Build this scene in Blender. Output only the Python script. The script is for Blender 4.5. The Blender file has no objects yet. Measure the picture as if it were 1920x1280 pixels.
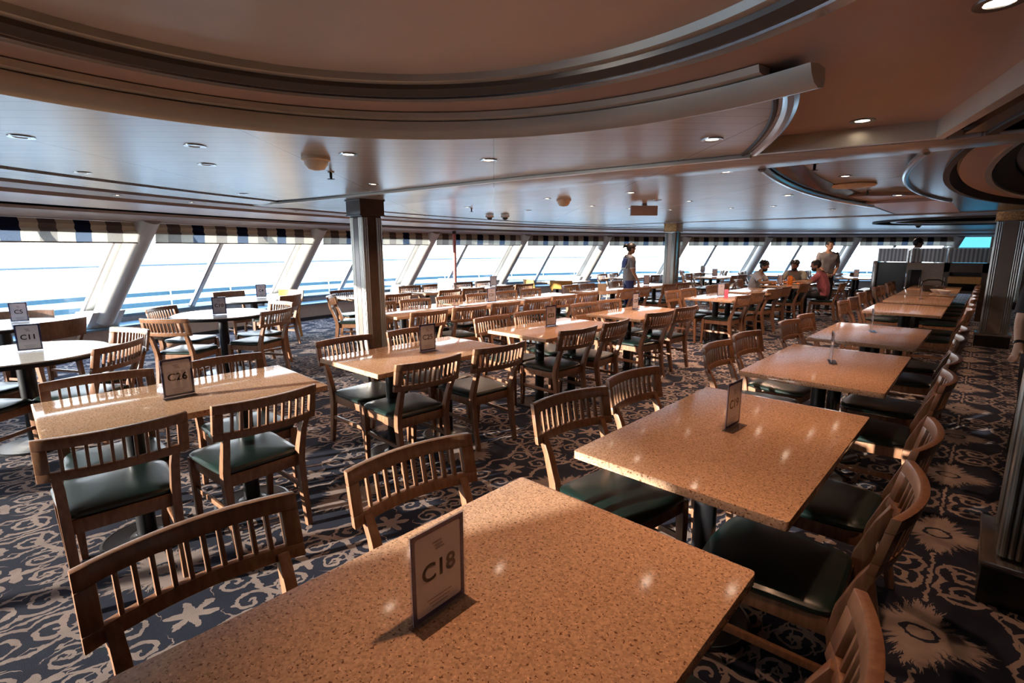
import bpy, bmesh, math, random
import numpy as np
from mathutils import Vector, Matrix
from mathutils.geometry import tessellate_polygon
random.seed(7)
C = bpy.context.scene.collection
PI = math.pi
sin, cos, R_ = math.sin, math.cos, math.radians

# ------------------------------------------------------------------ node helper
class N:
    """a number socket with operators, so that patterns can be written as formulas"""
    def __init__(s, nt, sock): s.nt, s.k = nt, sock
    def _m(s, op, *a):
        n = s.nt.nodes.new('ShaderNodeMath'); n.operation = op
        for i, v in enumerate((s,) + a):
            if isinstance(v, N): s.nt.links.new(v.k, n.inputs[i])
            else: n.inputs[i].default_value = v
        return N(s.nt, n.outputs[0])
    def __add__(s, o): return s._m('ADD', o)
    __radd__ = __add__
    def __sub__(s, o): return s._m('SUBTRACT', o)
    def __rsub__(s, o): return (s * -1.0) + o
    def __mul__(s, o): return s._m('MULTIPLY', o)
    __rmul__ = __mul__
    def __truediv__(s, o): return s._m('DIVIDE', o)
    def abs(s): return s._m('ABSOLUTE')
    def sin(s): return s._m('SINE')
    def cos(s): return s._m('COSINE')
    def sqrt(s): return s._m('SQRT')
    def frac(s): return s._m('FRACT')
    def lt(s, o): return s._m('LESS_THAN', o)
    def gt(s, o): return s._m('GREATER_THAN', o)
    def max(s, o): return s._m('MAXIMUM', o)
    def min(s, o): return s._m('MINIMUM', o)
    def atan2(s, o): return s._m('ARCTAN2', o)
    def ping(s, o): return s._m('PINGPONG', o)

def new_mat(name):
    m = bpy.data.materials.new(name); m.use_nodes = True
    nt = m.node_tree
    return m, nt, nt.nodes['Principled BSDF']

def setp(b, col=None, rough=None, metal=None, spec=None, coat=None, coat_rough=None, alpha=None):
    if col is not None: b.inputs['Base Color'].default_value = (*col, 1)
    if rough is not None: b.inputs['Roughness'].default_value = rough
    if metal is not None: b.inputs['Metallic'].default_value = metal
    if spec is not None: b.inputs['Specular IOR Level'].default_value = spec
    if coat is not None: b.inputs['Coat Weight'].default_value = coat
    if coat_rough is not None: b.inputs['Coat Roughness'].default_value = coat_rough

def coords(nt, kind='Object'):
    t = nt.nodes.new('ShaderNodeTexCoord'); return t.outputs[kind]

def world_xyz(nt):
    g = nt.nodes.new('ShaderNodeNewGeometry'); s = nt.nodes.new('ShaderNodeSeparateXYZ')
    nt.links.new(g.outputs['Position'], s.inputs[0])
    return g.outputs['Position'], [N(nt, s.outputs[i]) for i in range(3)]

def noise(nt, vec, scale, detail=3, rough=.55, stretch=None):
    if stretch:
        mp = nt.nodes.new('ShaderNodeMapping'); mp.inputs['Scale'].default_value = stretch
        nt.links.new(vec, mp.inputs[0]); vec = mp.outputs[0]
    n = nt.nodes.new('ShaderNodeTexNoise'); n.inputs['Scale'].default_value = scale
    n.inputs['Detail'].default_value = detail; n.inputs['Roughness'].default_value = rough
    nt.links.new(vec, n.inputs['Vector']); return n.outputs['Fac']

def ramp(nt, fac, stops):
    r = nt.nodes.new('ShaderNodeValToRGB'); e = r.color_ramp.elements
    while len(e) < len(stops): e.new(.5)
    for el, (p, c) in zip(e, stops): el.position = p; el.color = (*c, 1)
    nt.links.new(fac.k if isinstance(fac, N) else fac, r.inputs[0]); return r.outputs[0]

def mixc(nt, fac, a, b):
    m = nt.nodes.new('ShaderNodeMix'); m.data_type = 'RGBA'
    for v, i in ((fac, 0), (a, 6), (b, 7)):
        if isinstance(v, N): v = v.k
        if isinstance(v, (int, float)): m.inputs[i].default_value = v
        elif isinstance(v, tuple): m.inputs[i].default_value = (*v, 1)
        else: nt.links.new(v, m.inputs[i])
    return m.outputs[2]

def bump(nt, b, h, strength=.2, dist=.01):
    n = nt.nodes.new('ShaderNodeBump'); n.inputs['Strength'].default_value = strength
    n.inputs['Distance'].default_value = dist
    nt.links.new(h.k if isinstance(h, N) else h, n.inputs['Height']); nt.links.new(n.outputs[0], b.inputs['Normal'])

def simple(name, col, rough=.5, metal=0, var=.12, scale=14, **k):
    """a plain finish with a little procedural unevenness"""
    m, nt, b = new_mat(name); setp(b, col, rough, metal, **k)
    n = noise(nt, coords(nt), scale)
    d = tuple(c * (1 - var) for c in col); l = tuple(min(1, c * (1 + var)) for c in col)
    nt.links.new(ramp(nt, n, [(.3, d), (.7, l)]), b.inputs['Base Color'])
    return m

# ------------------------------------------------------------------ materials
def make_wood(name, dark, light, rough=.34):
    m, nt, b = new_mat(name); setp(b, light, rough, coat=.25, coat_rough=.2)
    o = coords(nt)
    n = noise(nt, o, 9, 5, .6, (6, 6, 1.1)); n2 = noise(nt, o, 60, 2, .5, (1, 1, .15))
    f = N(nt, n) * .75 + N(nt, n2) * .25
    nt.links.new(ramp(nt, f, [(.32, dark), (.68, light)]), b.inputs['Base Color'])
    bump(nt, b, f, .06, .002); return m

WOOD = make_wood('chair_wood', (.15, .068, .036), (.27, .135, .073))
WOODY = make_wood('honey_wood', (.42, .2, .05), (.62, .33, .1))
BROWNW = make_wood('dark_panel_wood', (.035, .02, .014), (.07, .04, .026), .3)

def make_vinyl():
    m, nt, b = new_mat('green_black_vinyl'); setp(b, (.006, .011, .010), .36, spec=.45, coat=.28, coat_rough=.2)
    o = coords(nt); n = noise(nt, o, 180, 2); n2 = noise(nt, o, 6, 3)
    nt.links.new(ramp(nt, n2, [(.3, (.004, .011, .009)), (.7, (.006, .019, .016))]), b.inputs['Base Color'])
    bump(nt, b, n, .12, .002); return m
VINYL = make_vinyl()

def make_granite(name, a, b_, c, rough=.10):
    m, nt, b = new_mat(name); setp(b, a, rough, spec=.5)
    o = coords(nt)
    v = nt.nodes.new('ShaderNodeTexVoronoi'); v.inputs['Scale'].default_value = 180; nt.links.new(o, v.inputs['Vector'])
    s = nt.nodes.new('ShaderNodeSeparateColor'); nt.links.new(v.outputs['Color'], s.inputs[0])
    base = ramp(nt, s.outputs[0], [(0, a), (.55, b_), (.8, tuple(x * 1.12 for x in b_)), (1, tuple(x * .8 for x in a))])
    n = noise(nt, o, 120, 2)
    base = mixc(nt, N(nt, n).gt(.63), base, c)
    n3 = noise(nt, o, 150, 1)
    base = mixc(nt, N(nt, n3).gt(.72), base, tuple(min(1, x * 1.5) for x in b_))
    nt.links.new(base, b.inputs['Base Color']); return m
GRANITE = make_granite('speckled_table_stone', (.42, .255, .16), (.56, .35, .22), (.17, .08, .045))
PALETOP = make_granite('pale_table_laminate', (.55, .52, .48), (.6, .57, .53), (.42, .40, .37), .2)

def make_carpet():
    m, nt, b = new_mat('scroll_carpet'); setp(b, (.02, .02, .05), .95, spec=.15)
    P, (x, y, z) = world_xyz(nt)
    nz = noise(nt, P, 22, 2)
    w = (N(nt, nz) - .5) * .05
    u = (x + .02) / .92 + w; v = (y - .47) / 1.0 + w
    fu0 = (u + .5).frac() - .5; fv0 = (v + .5).frac() - .5
    fu = fu0.abs(); fv = fv0.abs()
    # leafy rosette with a ring eye
    r = (fu * fu + fv * fv).sqrt(); th = fv.atan2(fu)
    edge = (th * 4.0).cos() * .045 + .175 + (th * 9.0).ping(1.0) * .06 - (th * 41.0).ping(1.0) * .045
    rose = r.lt(edge)
    e = ((fu * fu) * 1.0 + (fv * fv) * 1.8).sqrt()
    ring = (e - .062).abs().lt(.010)
    rose = rose * (1.0 - ring)
    def curl(cu, cv, rad, pitch, width, sgn):
        a = fu - cu; c = fv - cv
        rr = (a * a + c * c).sqrt(); t = c.atan2(a)
        return ((rr / pitch + t * (sgn / (2 * PI))).frac().lt(width)) * rr.lt(rad)
    c1 = curl(.135, .415, .125, .062, .36, 1)
    c2 = curl(.40, .20, .10, .055, .36, -1)
    c3 = curl(.40, .40, .085, .05, .36, 1)
    stem = fu.lt(.008) * fv.gt(.25)
    v1 = (fv - ((fu * 9.4).sin() * .06 + .33)).abs().lt(.014) * fu.gt(.04)
    v2 = (fu - ((fv * 12.0).sin() * .05 + .29)).abs().lt(.012) * r.gt(.24)
    zig = (fv - (fu * 5.0).ping(.22) * .55 - .30).abs().lt(.013) * fu.gt(.25)
    a5 = fu - .5; c5 = fv - .5
    r5 = (a5 * a5 + c5 * c5).sqrt(); t5 = c5.atan2(a5)
    bud = r5.lt((t5 * 4.0).cos() * .03 + .055)
    a6 = fu - .5
    r6 = (a6 * a6 + fv * fv).sqrt(); t6 = fv.atan2(a6)
    bud2 = r6.lt((t6 * 6.0).cos() * .035 + .075)
    mask = rose.max(c1).max(c2).max(c3).max(stem).max(v1).max(v2).max(zig).max(bud).max(bud2)
    n2 = noise(nt, P, 9, 3)
    light = ramp(nt, n2, [(.3, (.25, .19, .17)), (.7, (.36, .285, .25))])
    dark = ramp(nt, n2, [(.3, (.008, .011, .025)), (.6, (.011, .017, .034)), (.75, (.012, .024, .030))])
    col = mixc(nt, mask, dark, light)
    n3 = noise(nt, P, 420, 2)
    col = mixc(nt, N(nt, n3) * .35, col, (.06, .05, .06))
    nt.links.new(col, b.inputs['Base Color']); bump(nt, b, n3, .35, .006); return m
CARPET = make_carpet()

def make_slats():
    m, nt, b = new_mat('satin_ceiling_slats'); setp(b, (.5, .5, .5), .27, metal=.05, spec=.5)
    P, (x, y, z) = world_xyz(nt)
    s = (y - x) * .7071; t = (x + y) * .7071
    sl = (s / .125).frac(); line = sl.lt(.05)
    fine = (s / .0179).frac()
    seam = (t / 1.2).frac().lt(.006)
    n = noise(nt, P, 3, 3); n2 = noise(nt, P, 30, 2)
    base = ramp(nt, n, [(.3, (.45, .43, .405)), (.7, (.51, .49, .465))])
    base = mixc(nt, line * .6, base, (.2, .19, .18)); base = mixc(nt, seam * .75, base, (.12, .12, .12))
    nt.links.new(base, b.inputs['Base Color'])
    bump(nt, b, (fine - .5).abs() * .25 + (1.0 - line), .12, .004); return m
SLATS = make_slats()
TAN = simple('cove_paint', (.60, .43, .36), .36, var=.05, scale=2, spec=.5)
DOMEP = simple('dome_paint', (.80, .69, .60), .35, var=.04, scale=2)
TANLIP = simple('moulding_satin', (.68, .63, .53), .30, .2, var=.06, scale=3)
BRONZE = simple('dark_bronze_moulding', (.15, .115, .09), .3, .2, var=.06, scale=3)
PINK = simple('pelmet_paint', (.46, .37, .335), .5, var=.05, scale=3)
GROOVE = simple('dark_groove', (.03, .024, .022), .6)
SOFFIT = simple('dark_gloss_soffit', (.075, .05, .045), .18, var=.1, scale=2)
CHROME = simple('brushed_chrome', (.55, .56, .58), .16, 1.0, var=.08, scale=40)
STEEL = simple('pillar_steel', (.40, .39, .38), .22, .9, var=.1, scale=30)
FLUTE = simple('fluted_metal', (.42, .42, .40), .3, .7, var=.06, scale=6)
PANELST = simple('pillar_panel', (.26, .22, .20), .3, .4, var=.05, scale=4)
BLACK = simple('black_metal', (.012, .012, .014), .35, .4)
BLACKP = simple('black_base', (.014, .012, .012), .28)
WHITE = simple('white_paint', (.74, .73, .70), .4, var=.04)
CREAM = simple('cream_plastic', (.82, .68, .5), .5)
LEDGE = simple('blue_ledge_vinyl', (.12, .21, .28), .3)
BENCHP = simple('bench_panel', (.42, .34, .285), .5, var=.05)
GREYFR = simple('window_frame_metal', (.30, .29, .285), .35, .5)
TUBE = simple('column_tube_paint', (.56, .53, .49), .38, var=.05, scale=5)
CAPB = BROWNW
def make_gold():
    m, nt, b = new_mat('gold_capital'); setp(b, (.5, .3, .12), .4, metal=.5)
    n = noise(nt, coords(nt), 40, 4)
    nt.links.new(ramp(nt, n, [(.35, (.22, .11, .04)), (.65, (.62, .38, .16))]), b.inputs['Base Color']); bump(nt, b, n, .5, .01); return m
GOLD = make_gold()
REDP = simple('red_pole_paint', (.6, .2, .18), .4)
WALLP = simple('wall_panel', (.16, .115, .095), .4, var=.1, scale=3)
SKIN = simple('skin_tan', (.55, .33, .23), .5, var=.06)
SKIN2 = simple('skin_brown', (.36, .20, .13), .5, var=.06)
HAIR = simple('black_hair', (.010, .008, .008), .5)
GREYSHIRT = simple('grey_uniform', (.27, .27, .29), .8)
NAVYC = simple('navy_cloth', (.03, .05, .19), .8)
DARKC = simple('charcoal_cloth', (.02, .02, .024), .8)
LGREY = simple('pale_grey_shirt', (.5, .5, .54), .8)
OLIVE = simple('olive_shirt', (.26, .25, .2), .8)
MAROON = simple('maroon_shirt', (.36, .10, .12), .8, var=.4, scale=6)
WHITEC = simple('white_braid', (.75, .75, .75), .7)
EYE = simple('dark_eye', (.015, .01, .01), .2)
LIP = simple('lip', (.3, .12, .10), .5)
PAPER = simple('sign_paper', (.88, .85, .89), .55, var=.02)
NAVYB = simple('sign_navy_border', (.03, .03, .12), .5)
INK = simple('sign_ink', (.02, .016, .02), .6)
FAINT = simple('sign_faint_print', (.38, .35, .38), .6)
ORANGE = simple('orange_food', (.75, .2, .02), .45, var=.3, scale=40)
CHINA = simple('white_china', (.75, .74, .72), .2, var=.03)
TEAL = simple('teal_item', (.03, .13, .16), .4)
TANBOX = simple('tan_box', (.48, .36, .25), .6)
PINKBOX = simple('pink_box', (.55, .12, .22), .5)
SEA = simple('sea_water', (.27, .36, .40), .5, var=.12, scale=.4, spec=.1)
DECK = simple('deck_boards', (.5, .53, .54), .6, var=.08)
RAILP = simple('railing_paint', (.10, .13, .15), .4)
RAILT = simple('thin_rail_paint', (.36, .40, .42), .4)
BLUEB = simple('blue_band', (.03, .09, .13), .4)
HAZE = simple('hazy_shore', (.42, .45, .47), .9)

def make_clear(name, tint=(.98, .99, .99), gloss=.10):
    m, nt, b = new_mat(name); nt.nodes.remove(b)
    out = nt.nodes['Material Output']
    t = nt.nodes.new('ShaderNodeBsdfTransparent'); t.inputs[0].default_value = (*tint, 1)
    g = nt.nodes.new('ShaderNodeBsdfGlossy'); g.inputs['Roughness'].default_value = .03
    fr = nt.nodes.new('ShaderNodeLayerWeight'); fr.inputs[0].default_value = .5
    mx = nt.nodes.new('ShaderNodeMixShader')
    f = N(nt, fr.outputs['Facing'])._m('POWER', 5.0) * .85 + (.035 + gloss * .05)
    nt.links.new(f.k, mx.inputs[0]); nt.links.new(t.outputs[0], mx.inputs[1]); nt.links.new(g.outputs[0], mx.inputs[2])
    nt.links.new(mx.outputs[0], out.inputs[0]); return m
GLASS = make_clear('window_glass')
ACRYL = make_clear('clear_acrylic', (.93, .94, .97), .6)
ACRYLB = make_clear('acrylic_base_dark_reflection', (.68, .68, .70), .8)  # clear base plate; the dark reflection on it is put into the tint
BLUEGL = make_clear('blue_tinted_glass', (.17, .36, .42), .3)

def make_ribbed():
    m, nt, b = new_mat('ribbed_screen_glass'); setp(b, (.3, .3, .32), .3)
    P, (x, y, z) = world_xyz(nt)
    s = (x / .07).frac()
    nt.links.new(ramp(nt, (s - .5).abs() * 2.0, [(.2, (.15, .14, .145)), (.8, (.55, .53, .55))]), b.inputs['Base Color'])
    b.inputs['Transmission Weight'].default_value = .25
    return m
RIBBED = make_ribbed()

def make_emit(name, col, s):
    m, nt, b = new_mat(name); setp(b, (.8, .8, .8), .4)
    b.inputs['Emission Color'].default_value = (*col, 1); b.inputs['Emission Strength'].default_value = s; return m
LAMP = make_emit('warm_lamp_glow', (1, .82, .62), 9)
LAMPOFF = simple('lamp_glass', (.7, .68, .64), .2)

def make_fabric(name, col, tr=.15):
    m, nt, b = new_mat(name); nt.nodes.remove(b)
    out = nt.nodes['Material Output']
    d = nt.nodes.new('ShaderNodeBsdfDiffuse'); t = nt.nodes.new('ShaderNodeBsdfTranslucent')
    n = noise(nt, coords(nt), 90, 2, .5, (4, 4, .4))
    c = ramp(nt, n, [(.3, tuple(x * .8 for x in col)), (.7, tuple(min(1, x * 1.1) for x in col))])
    nt.links.new(c, d.inputs[0]); nt.links.new(c, t.inputs[0])
    mx = nt.nodes.new('ShaderNodeMixShader'); mx.inputs[0].default_value = tr
    nt.links.new(d.outputs[0], mx.inputs[1]); nt.links.new(t.outputs[0], mx.inputs[2]); nt.links.new(mx.outputs[0], out.inputs[0])
    return m
F_BEIGE = make_fabric('beige_blind_cloth', (.52, .44, .34))
F_NAVY = make_fabric('navy_blind_cloth', (.015, .018, .04))
S_BEIGE = make_fabric('beige_backlit_sheer', (.60, .60, .53), .3)  # sheer lower cloth; daylight shining through is put into these paler colours
S_GREY = make_fabric('taupe_backlit_sheer', (.34, .33, .31), .3)
S_NAVY = make_fabric('navy_backlit_sheer', (.13, .18, .27), .3)
F_GREY = make_fabric('taupe_blind_cloth', (.13, .10, .09))

# ------------------------------------------------------------------ mesh helper
class MB:
    def __init__(s): s.v, s.f, s.m = [], [], []
    def add(s, vs, fs, mi=0):
        o = len(s.v); s.v += [tuple(v) for v in vs]
        s.f += [tuple(i + o for i in f) for f in fs]; s.m += [mi] * len(fs); return s
    def box(s, c, d, rz=0, mi=0, M=None):
        x, y, z = d[0] / 2, d[1] / 2, d[2] / 2
        vs = [Vector((a * x, b * y, e * z)) for e in (-1, 1) for a, b in ((-1, -1), (1, -1), (1, 1), (-1, 1))]
        m = Matrix.Rotation(rz, 3, 'Z')
        vs = [m @ v + Vector(c) for v in vs]
        return s.add(vs, [(3, 2, 1, 0), (4, 5, 6, 7), (0, 1, 5, 4), (1, 2, 6, 5), (2, 3, 7, 6), (3, 0, 4, 7)], mi)
    def hexa(s, lo, hi, mi=0):   # two quads, bottom and top, counter clockwise
        return s.add(list(lo) + list(hi), [(3, 2, 1, 0), (4, 5, 6, 7), (0, 1, 5, 4), (1, 2, 6, 5), (2, 3, 7, 6), (3, 0, 4, 7)], mi)
    def tube(s, pts, rad, n=8, mi=0, sq=None, cap=True):
        """a round or rectangular bar along pts; rad one number or a list; sq=(w, d) list gives a rectangular section"""
        pts = [Vector(p) for p in pts]; k = len(pts)
        if not isinstance(rad, (list, tuple)): rad = [rad] * k
        rings = []
        for i, p in enumerate(pts):
            t = (pts[min(i + 1, k - 1)] - pts[max(i - 1, 0)]).normalized()
            up = Vector((0, 0, 1)) if abs(t.z) < .9 else Vector((0, 1, 0))
            a = t.cross(up).normalized(); b = a.cross(t).normalized()
            if sq: w, d = sq[i]; offs = [(-w, -d), (w, -d), (w, d), (-w, d)]; rings.append([p + a * (q[0] / 2) + b * (q[1] / 2) for q in offs])
            else: rings.append([p + (a * cos(2 * PI * j / n) + b * sin(2 * PI * j / n)) * rad[i] for j in range(n)])
        n = len(rings[0]); vs = [v for r in rings for v in r]; fs = []
        for i in range(k - 1):
            for j in range(n):
                fs.append((i * n + j, i * n + (j + 1) % n, (i + 1) * n + (j + 1) % n, (i + 1) * n + j))
        if cap: fs += [tuple(range(n - 1, -1, -1)), tuple((k - 1) * n + j for j in range(n))]
        return s.add(vs, fs, mi)
    def lathe(s, prof, n=24, c=(0, 0, 0), mi=0):
        vs, fs = [], []
        for r, z in prof:
            vs += [(c[0] + r * cos(2 * PI * j / n), c[1] + r * sin(2 * PI * j / n), c[2] + z) for j in range(n)]
        for i in range(len(prof) - 1):
            for j in range(n): fs.append((i * n + j, i * n + (j + 1) % n, (i + 1) * n + (j + 1) % n, (i + 1) * n + j))
        fs += [tuple(range(n - 1, -1, -1)), tuple((len(prof) - 1) * n + j for j in range(n))]
        return s.add(vs, fs, mi)
    def sphere(s, c, r, nu=14, nv=9, mi=0):
        r = r if isinstance(r, (tuple, list)) else (r, r, r)
        vs = [(c[0], c[1], c[2] - r[2])]
        for i in range(1, nv):
            a = -PI / 2 + PI * i / nv
            vs += [(c[0] + r[0] * cos(a) * cos(2 * PI * j / nu), c[1] + r[1] * cos(a) * sin(2 * PI * j / nu), c[2] + r[2] * sin(a)) for j in range(nu)]
        vs.append((c[0], c[1], c[2] + r[2])); fs = []
        for j in range(nu): fs.append((0, 1 + (j + 1) % nu, 1 + j)); 
        for i in range(nv - 2):
            for j in range(nu): fs.append((1 + i * nu + j, 1 + i * nu + (j + 1) % nu, 1 + (i + 1) * nu + (j + 1) % nu, 1 + (i + 1) * nu + j))
        b = 1 + (nv - 2) * nu; t = len(vs) - 1
        for j in range(nu): fs.append((b + j, b + (j + 1) % nu, t))
        return s.add(vs, fs, mi)
    def plate(s, loops, z0, z1, mi=0):
        """a flat slab with holes: loops[0] outside, the rest holes"""
        L = [[Vector((p[0], p[1], 0)) for p in l] for l in loops]
        tri = tessellate_polygon(L); flat = [p for l in L for p in l]
        n = len(flat)
        vs = [(p.x, p.y, z0) for p in flat] + [(p.x, p.y, z1) for p in flat]; fs = []
        for t in tri:
            a, b, c = (flat[i] for i in t)
            up = (b - a).cross(c - a).z > 0
            fs.append(tuple(reversed(t)) if up else tuple(t))
            fs.append(tuple(i + n for i in (t if up else reversed(t))))
        o = 0
        for l in L:
            k = len(l)
            for j in range(k): a, b = o + j, o + (j + 1) % k; fs.append((a, b, b + n, a + n))
            o += k
        return s.add(vs, fs, mi)
    def build(s, name, mats, parent=None, smooth=35, bevel=0, loc=None, rz=None):
        me = bpy.data.meshes.new(name); me.from_pydata(s.v, [], s.f)
        if not isinstance(mats, (list, tuple)): mats = [mats]
        for m in mats: me.materials.append(m)
        me.polygons.foreach_set('material_index', s.m)
        bm = bmesh.new(); bm.from_mesh(me); bmesh.ops.recalc_face_normals(bm, faces=bm.faces)
        if bevel:
            ed = [e for e in bm.edges if len(e.link_faces) == 2 and e.calc_face_angle(0) > .7]
            bmesh.ops.bevel(bm, geom=ed, offset=bevel, segments=2, affect='EDGES', profile=.6, clamp_overlap=True)
        bm.to_mesh(me); bm.free()
        if smooth:
            me.polygons.foreach_set('use_smooth', [True] * len(me.polygons)); me.set_sharp_from_angle(angle=R_(smooth))
        me.update()
        o = bpy.data.objects.new(name, me); C.objects.link(o)
        if parent: o.parent = parent
        if loc is not None: o.location = loc
        if rz is not None: o.rotation_euler = (0, 0, rz)
        return o

def tag(o, label, cat, group=None):
    o['label'] = label; o['category'] = cat
    if group: o['group'] = group
    return o
def thing(name, label, cat, loc=(0, 0, 0), rz=0, group=None):
    o = bpy.data.objects.new(name, None); o.empty_display_size = .1; C.objects.link(o)
    o.location = loc; o.rotation_euler = (0, 0, rz); return tag(o, label, cat, group)
def struct(o): o['kind'] = 'structure'; return o
def dup(root, loc, rz, label=None, group=None):
    r = root.copy(); C.objects.link(r); r.location = loc; r.rotation_euler = (0, 0, rz)
    if label: r['label'] = label
    if group: r['group'] = group
    for ch in list(root.children):
        c = ch.copy(); C.objects.link(c); c.parent = r
        for g in list(ch.children):
            d = g.copy(); C.objects.link(d); d.parent = c
    return r

# ------------------------------------------------------------------ camera (fitted to the table grid)
cam_d = bpy.data.cameras.new('camera'); cam = bpy.data.objects.new('camera', cam_d); C.objects.link(cam)
YAW, PITCH, ROLL = R_(-42.978), R_(10.49), R_(-.036)
fw = Vector((sin(YAW) * cos(PITCH), cos(YAW) * cos(PITCH), -sin(PITCH)))
rt = Vector((cos(YAW), -sin(YAW), 0)); up = rt.cross(fw)
r2 = cos(ROLL) * rt + sin(ROLL) * up; u2 = -sin(ROLL) * rt + cos(ROLL) * up
CAMP = Vector((0, 0, 1.55))
cam.matrix_world = Matrix(((r2.x, u2.x, -fw.x, CAMP.x), (r2.y, u2.y, -fw.y, CAMP.y), (r2.z, u2.z, -fw.z, CAMP.z), (0, 0, 0, 1)))
cam_d.sensor_width = 36; cam_d.lens = 947.1 / 1920 * 36; cam_d.clip_start = .02; cam_d.clip_end = 2000
bpy.context.scene.camera = cam
def on_plane(px, py, z):
    """the point at height z that the photograph shows at this pixel (used to measure the place)"""
    d = r2 * ((px - 960) / 947.1) - u2 * ((py - 640) / 947.1) + fw
    return CAMP + d * ((z - CAMP.z) / d.z)

# ------------------------------------------------------------------ room shell
CX, CY = 6.6312, 7.9427          # centre of the bowed window wall
T0, DT = -.3847, .1856           # first column and the bay angle
def arc(Rr, a, z=0): return Vector((CX - Rr * cos(a), CY + Rr * sin(a), z))
A0, A1 = T0 - 4 * DT, T0 + 8.35 * DT
def sweep(prof, a0, a1, n=90, mi=0, mb=None, closed=True):
    mb = mb or MB(); k = len(prof); vs, fs = [], []
    for i in range(n + 1):
        a = a0 + (a1 - a0) * i / n
        vs += [arc(r, a, z) for r, z in prof]
    for i in range(n):
        for j in range(k if closed else k - 1):
            p, q = i * k + j, i * k + (j + 1) % k; fs.append((p, q, q + k, p + k))
    if closed: fs += [tuple(range(k)), tuple(n * k + j for j in range(k - 1, -1, -1))]
    return mb.add(vs, fs, mi)

floor_loop = [arc(17.7, A0 + (A1 - A0) * i / 60) for i in range(61)] + [Vector((-.2, 24.2, 0)), Vector((5, 24.2, 0)), Vector((5, -7.2, 0))]
struct(MB().plate([floor_loop], -.1, 0).build('floor', CARPET))
roof_loop = [arc(17.0, A0 + (A1 - A0) * i / 60) for i in range(61)] + [Vector((-.2, 24.4, 0)), Vector((5.2, 24.4, 0)), Vector((5.2, -7.4, 0))]
struct(MB().plate([roof_loop], 2.42, 2.55).build('roof', GROOVE))
struct(MB().box((5.1, 8.5, 1.2), (.2, 31.6, 2.5)).build('wall_right', WALLP))
struct(MB().box((2.2, -7.3, 1.2), (5.8, .2, 2.5)).build('wall_back', WALLP))
# far wall with tall blue tinted panes
wf = MB(); yf = 24.3
wf.box((1.9, yf, .5), (6.2, .2, 1.0)); wf.box((1.9, yf, 2.35), (6.2, .2, .2))
for x0, x1 in ((-1.2, -.95), (-.02, .28), (.95, 1.25), (1.95, 2.3), (3.0, 5.0)): wf.box(((x0 + x1) / 2, yf, 1.6), (x1 - x0, .2, 1.4))
far = struct(wf.build('wall_far', BROWNW))
for k, (x0, x1) in enumerate(((-.95, -.02), (.28, .95), (1.25, 1.95), (2.3, 3.0))):
    g = struct(MB().box(((x0 + x1) / 2, yf + .02, 1.62), (x1 - x0, .02, 1.26)).build('window_%d' % (20 + k), BLUEGL))

# bench, ledge and lower window wall
struct(sweep([(17.6, 0), (18.1, 0), (18.1, .33), (17.6, .33)], A0, A1).build('wall_window', BENCHP))
struct(sweep([(17.58, 0), (17.6, 0), (17.6, .07), (17.58, .07)], A0, A1).build('baseboard_window', BLACKP))
struct(sweep([(17.56, .33), (18.12, .33), (18.12, .375), (17.56, .36)], A0, A1).build('trim_ledge', LEDGE, bevel=.006))
struct(sweep([(18.0, .37), (18.12, .37), (18.12, .46), (18.0, .46)], A0, A1).build('trim_window_riser', GREYFR))

GB, GT = (18.02, .47), (16.72, 1.92)      # sloping glass line: bottom, top
def slope(t, off=0):                      # point on the glass plane (R, z)
    return GB[0] + (GT[0] - GB[0]) * t + off * .74, GB[1] + (GT[1] - GB[1]) * t + off * .67
struct(sweep([(16.72, .37), (18.05, .37), (16.8, 1.95), (16.4, 1.95)], A0, T0 - 3 * DT - .004, 12).build('wall_sun_block', WALLP))  # unseen bay closed with an added panel to keep sun off the carpet
wn = 0
for i in range(-3, 8):
    wn += 1
    a0, a1 = T0 + i * DT, T0 + (i + 1) * DT
    fr = MB(); am = (a0 + a1) / 2
    for aa, w, mi in ((a0 + .0056, .2, 1), (am, .06, 1), (am - .003, .03, 0), (a1 - .0026, .1, 1), (a1 - .0062, .03, 0), (a0 + .013, .03, 0)):
        p0, p1 = arc(slope(0)[0], aa, slope(0)[1]), arc(slope(1)[0], aa, slope(1)[1])
        fr.tube([p0, p1], 0, mi=mi, sq=[(w, .035 if mi else .05)] * 2)
    for t0_, t1_ in ((0, .035), (.965, 1)):
        pr = [slope(t0_, -.04), slope(t0_, .04), slope(t1_, .04), slope(t1_, -.04)]
        sweep(pr, a0, a1, 6, 0, fr)
    wobj = struct(fr.build('window_%d' % wn, [GREYFR, WHITE]))
    for b0, b1 in ((a0 + .008, am - .002), (am + .002, a1 - .008)):
        MB_ = MB(); n = 4; vs, fs = [], []
        for k in range(n + 1):
            a = b0 + (b1 - b0) * k / n
            vs += [arc(slope(.02)[0], a, slope(.02)[1]), arc(slope(.98)[0], a, slope(.98)[1])]
        fs = [(2 * k, 2 * k + 2, 2 * k + 3, 2 * k + 1) for k in range(n)]
        MB_.add(vs, fs).build('pane', GLASS, wobj)
# sloping tubular columns with white plinths
for i in range(-3, 9):
    a = T0 + i * DT
    mb = MB().tube([arc(17.62, a, .50), arc(16.33, a, 1.965)], .145, 24)
    col = struct(mb.build('column', TUBE))
    tng = PI / 2 - a
    MB().hexa([arc(17.66, a - .013, .36), arc(17.66, a + .013, .36), arc(18.0, a + .013, .36), arc(18.0, a - .013, .36)],
              [arc(17.44, a - .013, .62), arc(17.44, a + .013, .62), arc(17.84, a + .013, .62), arc(17.84, a - .013, .62)]).build('plinth', WHITE, col, bevel=.008)

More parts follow.
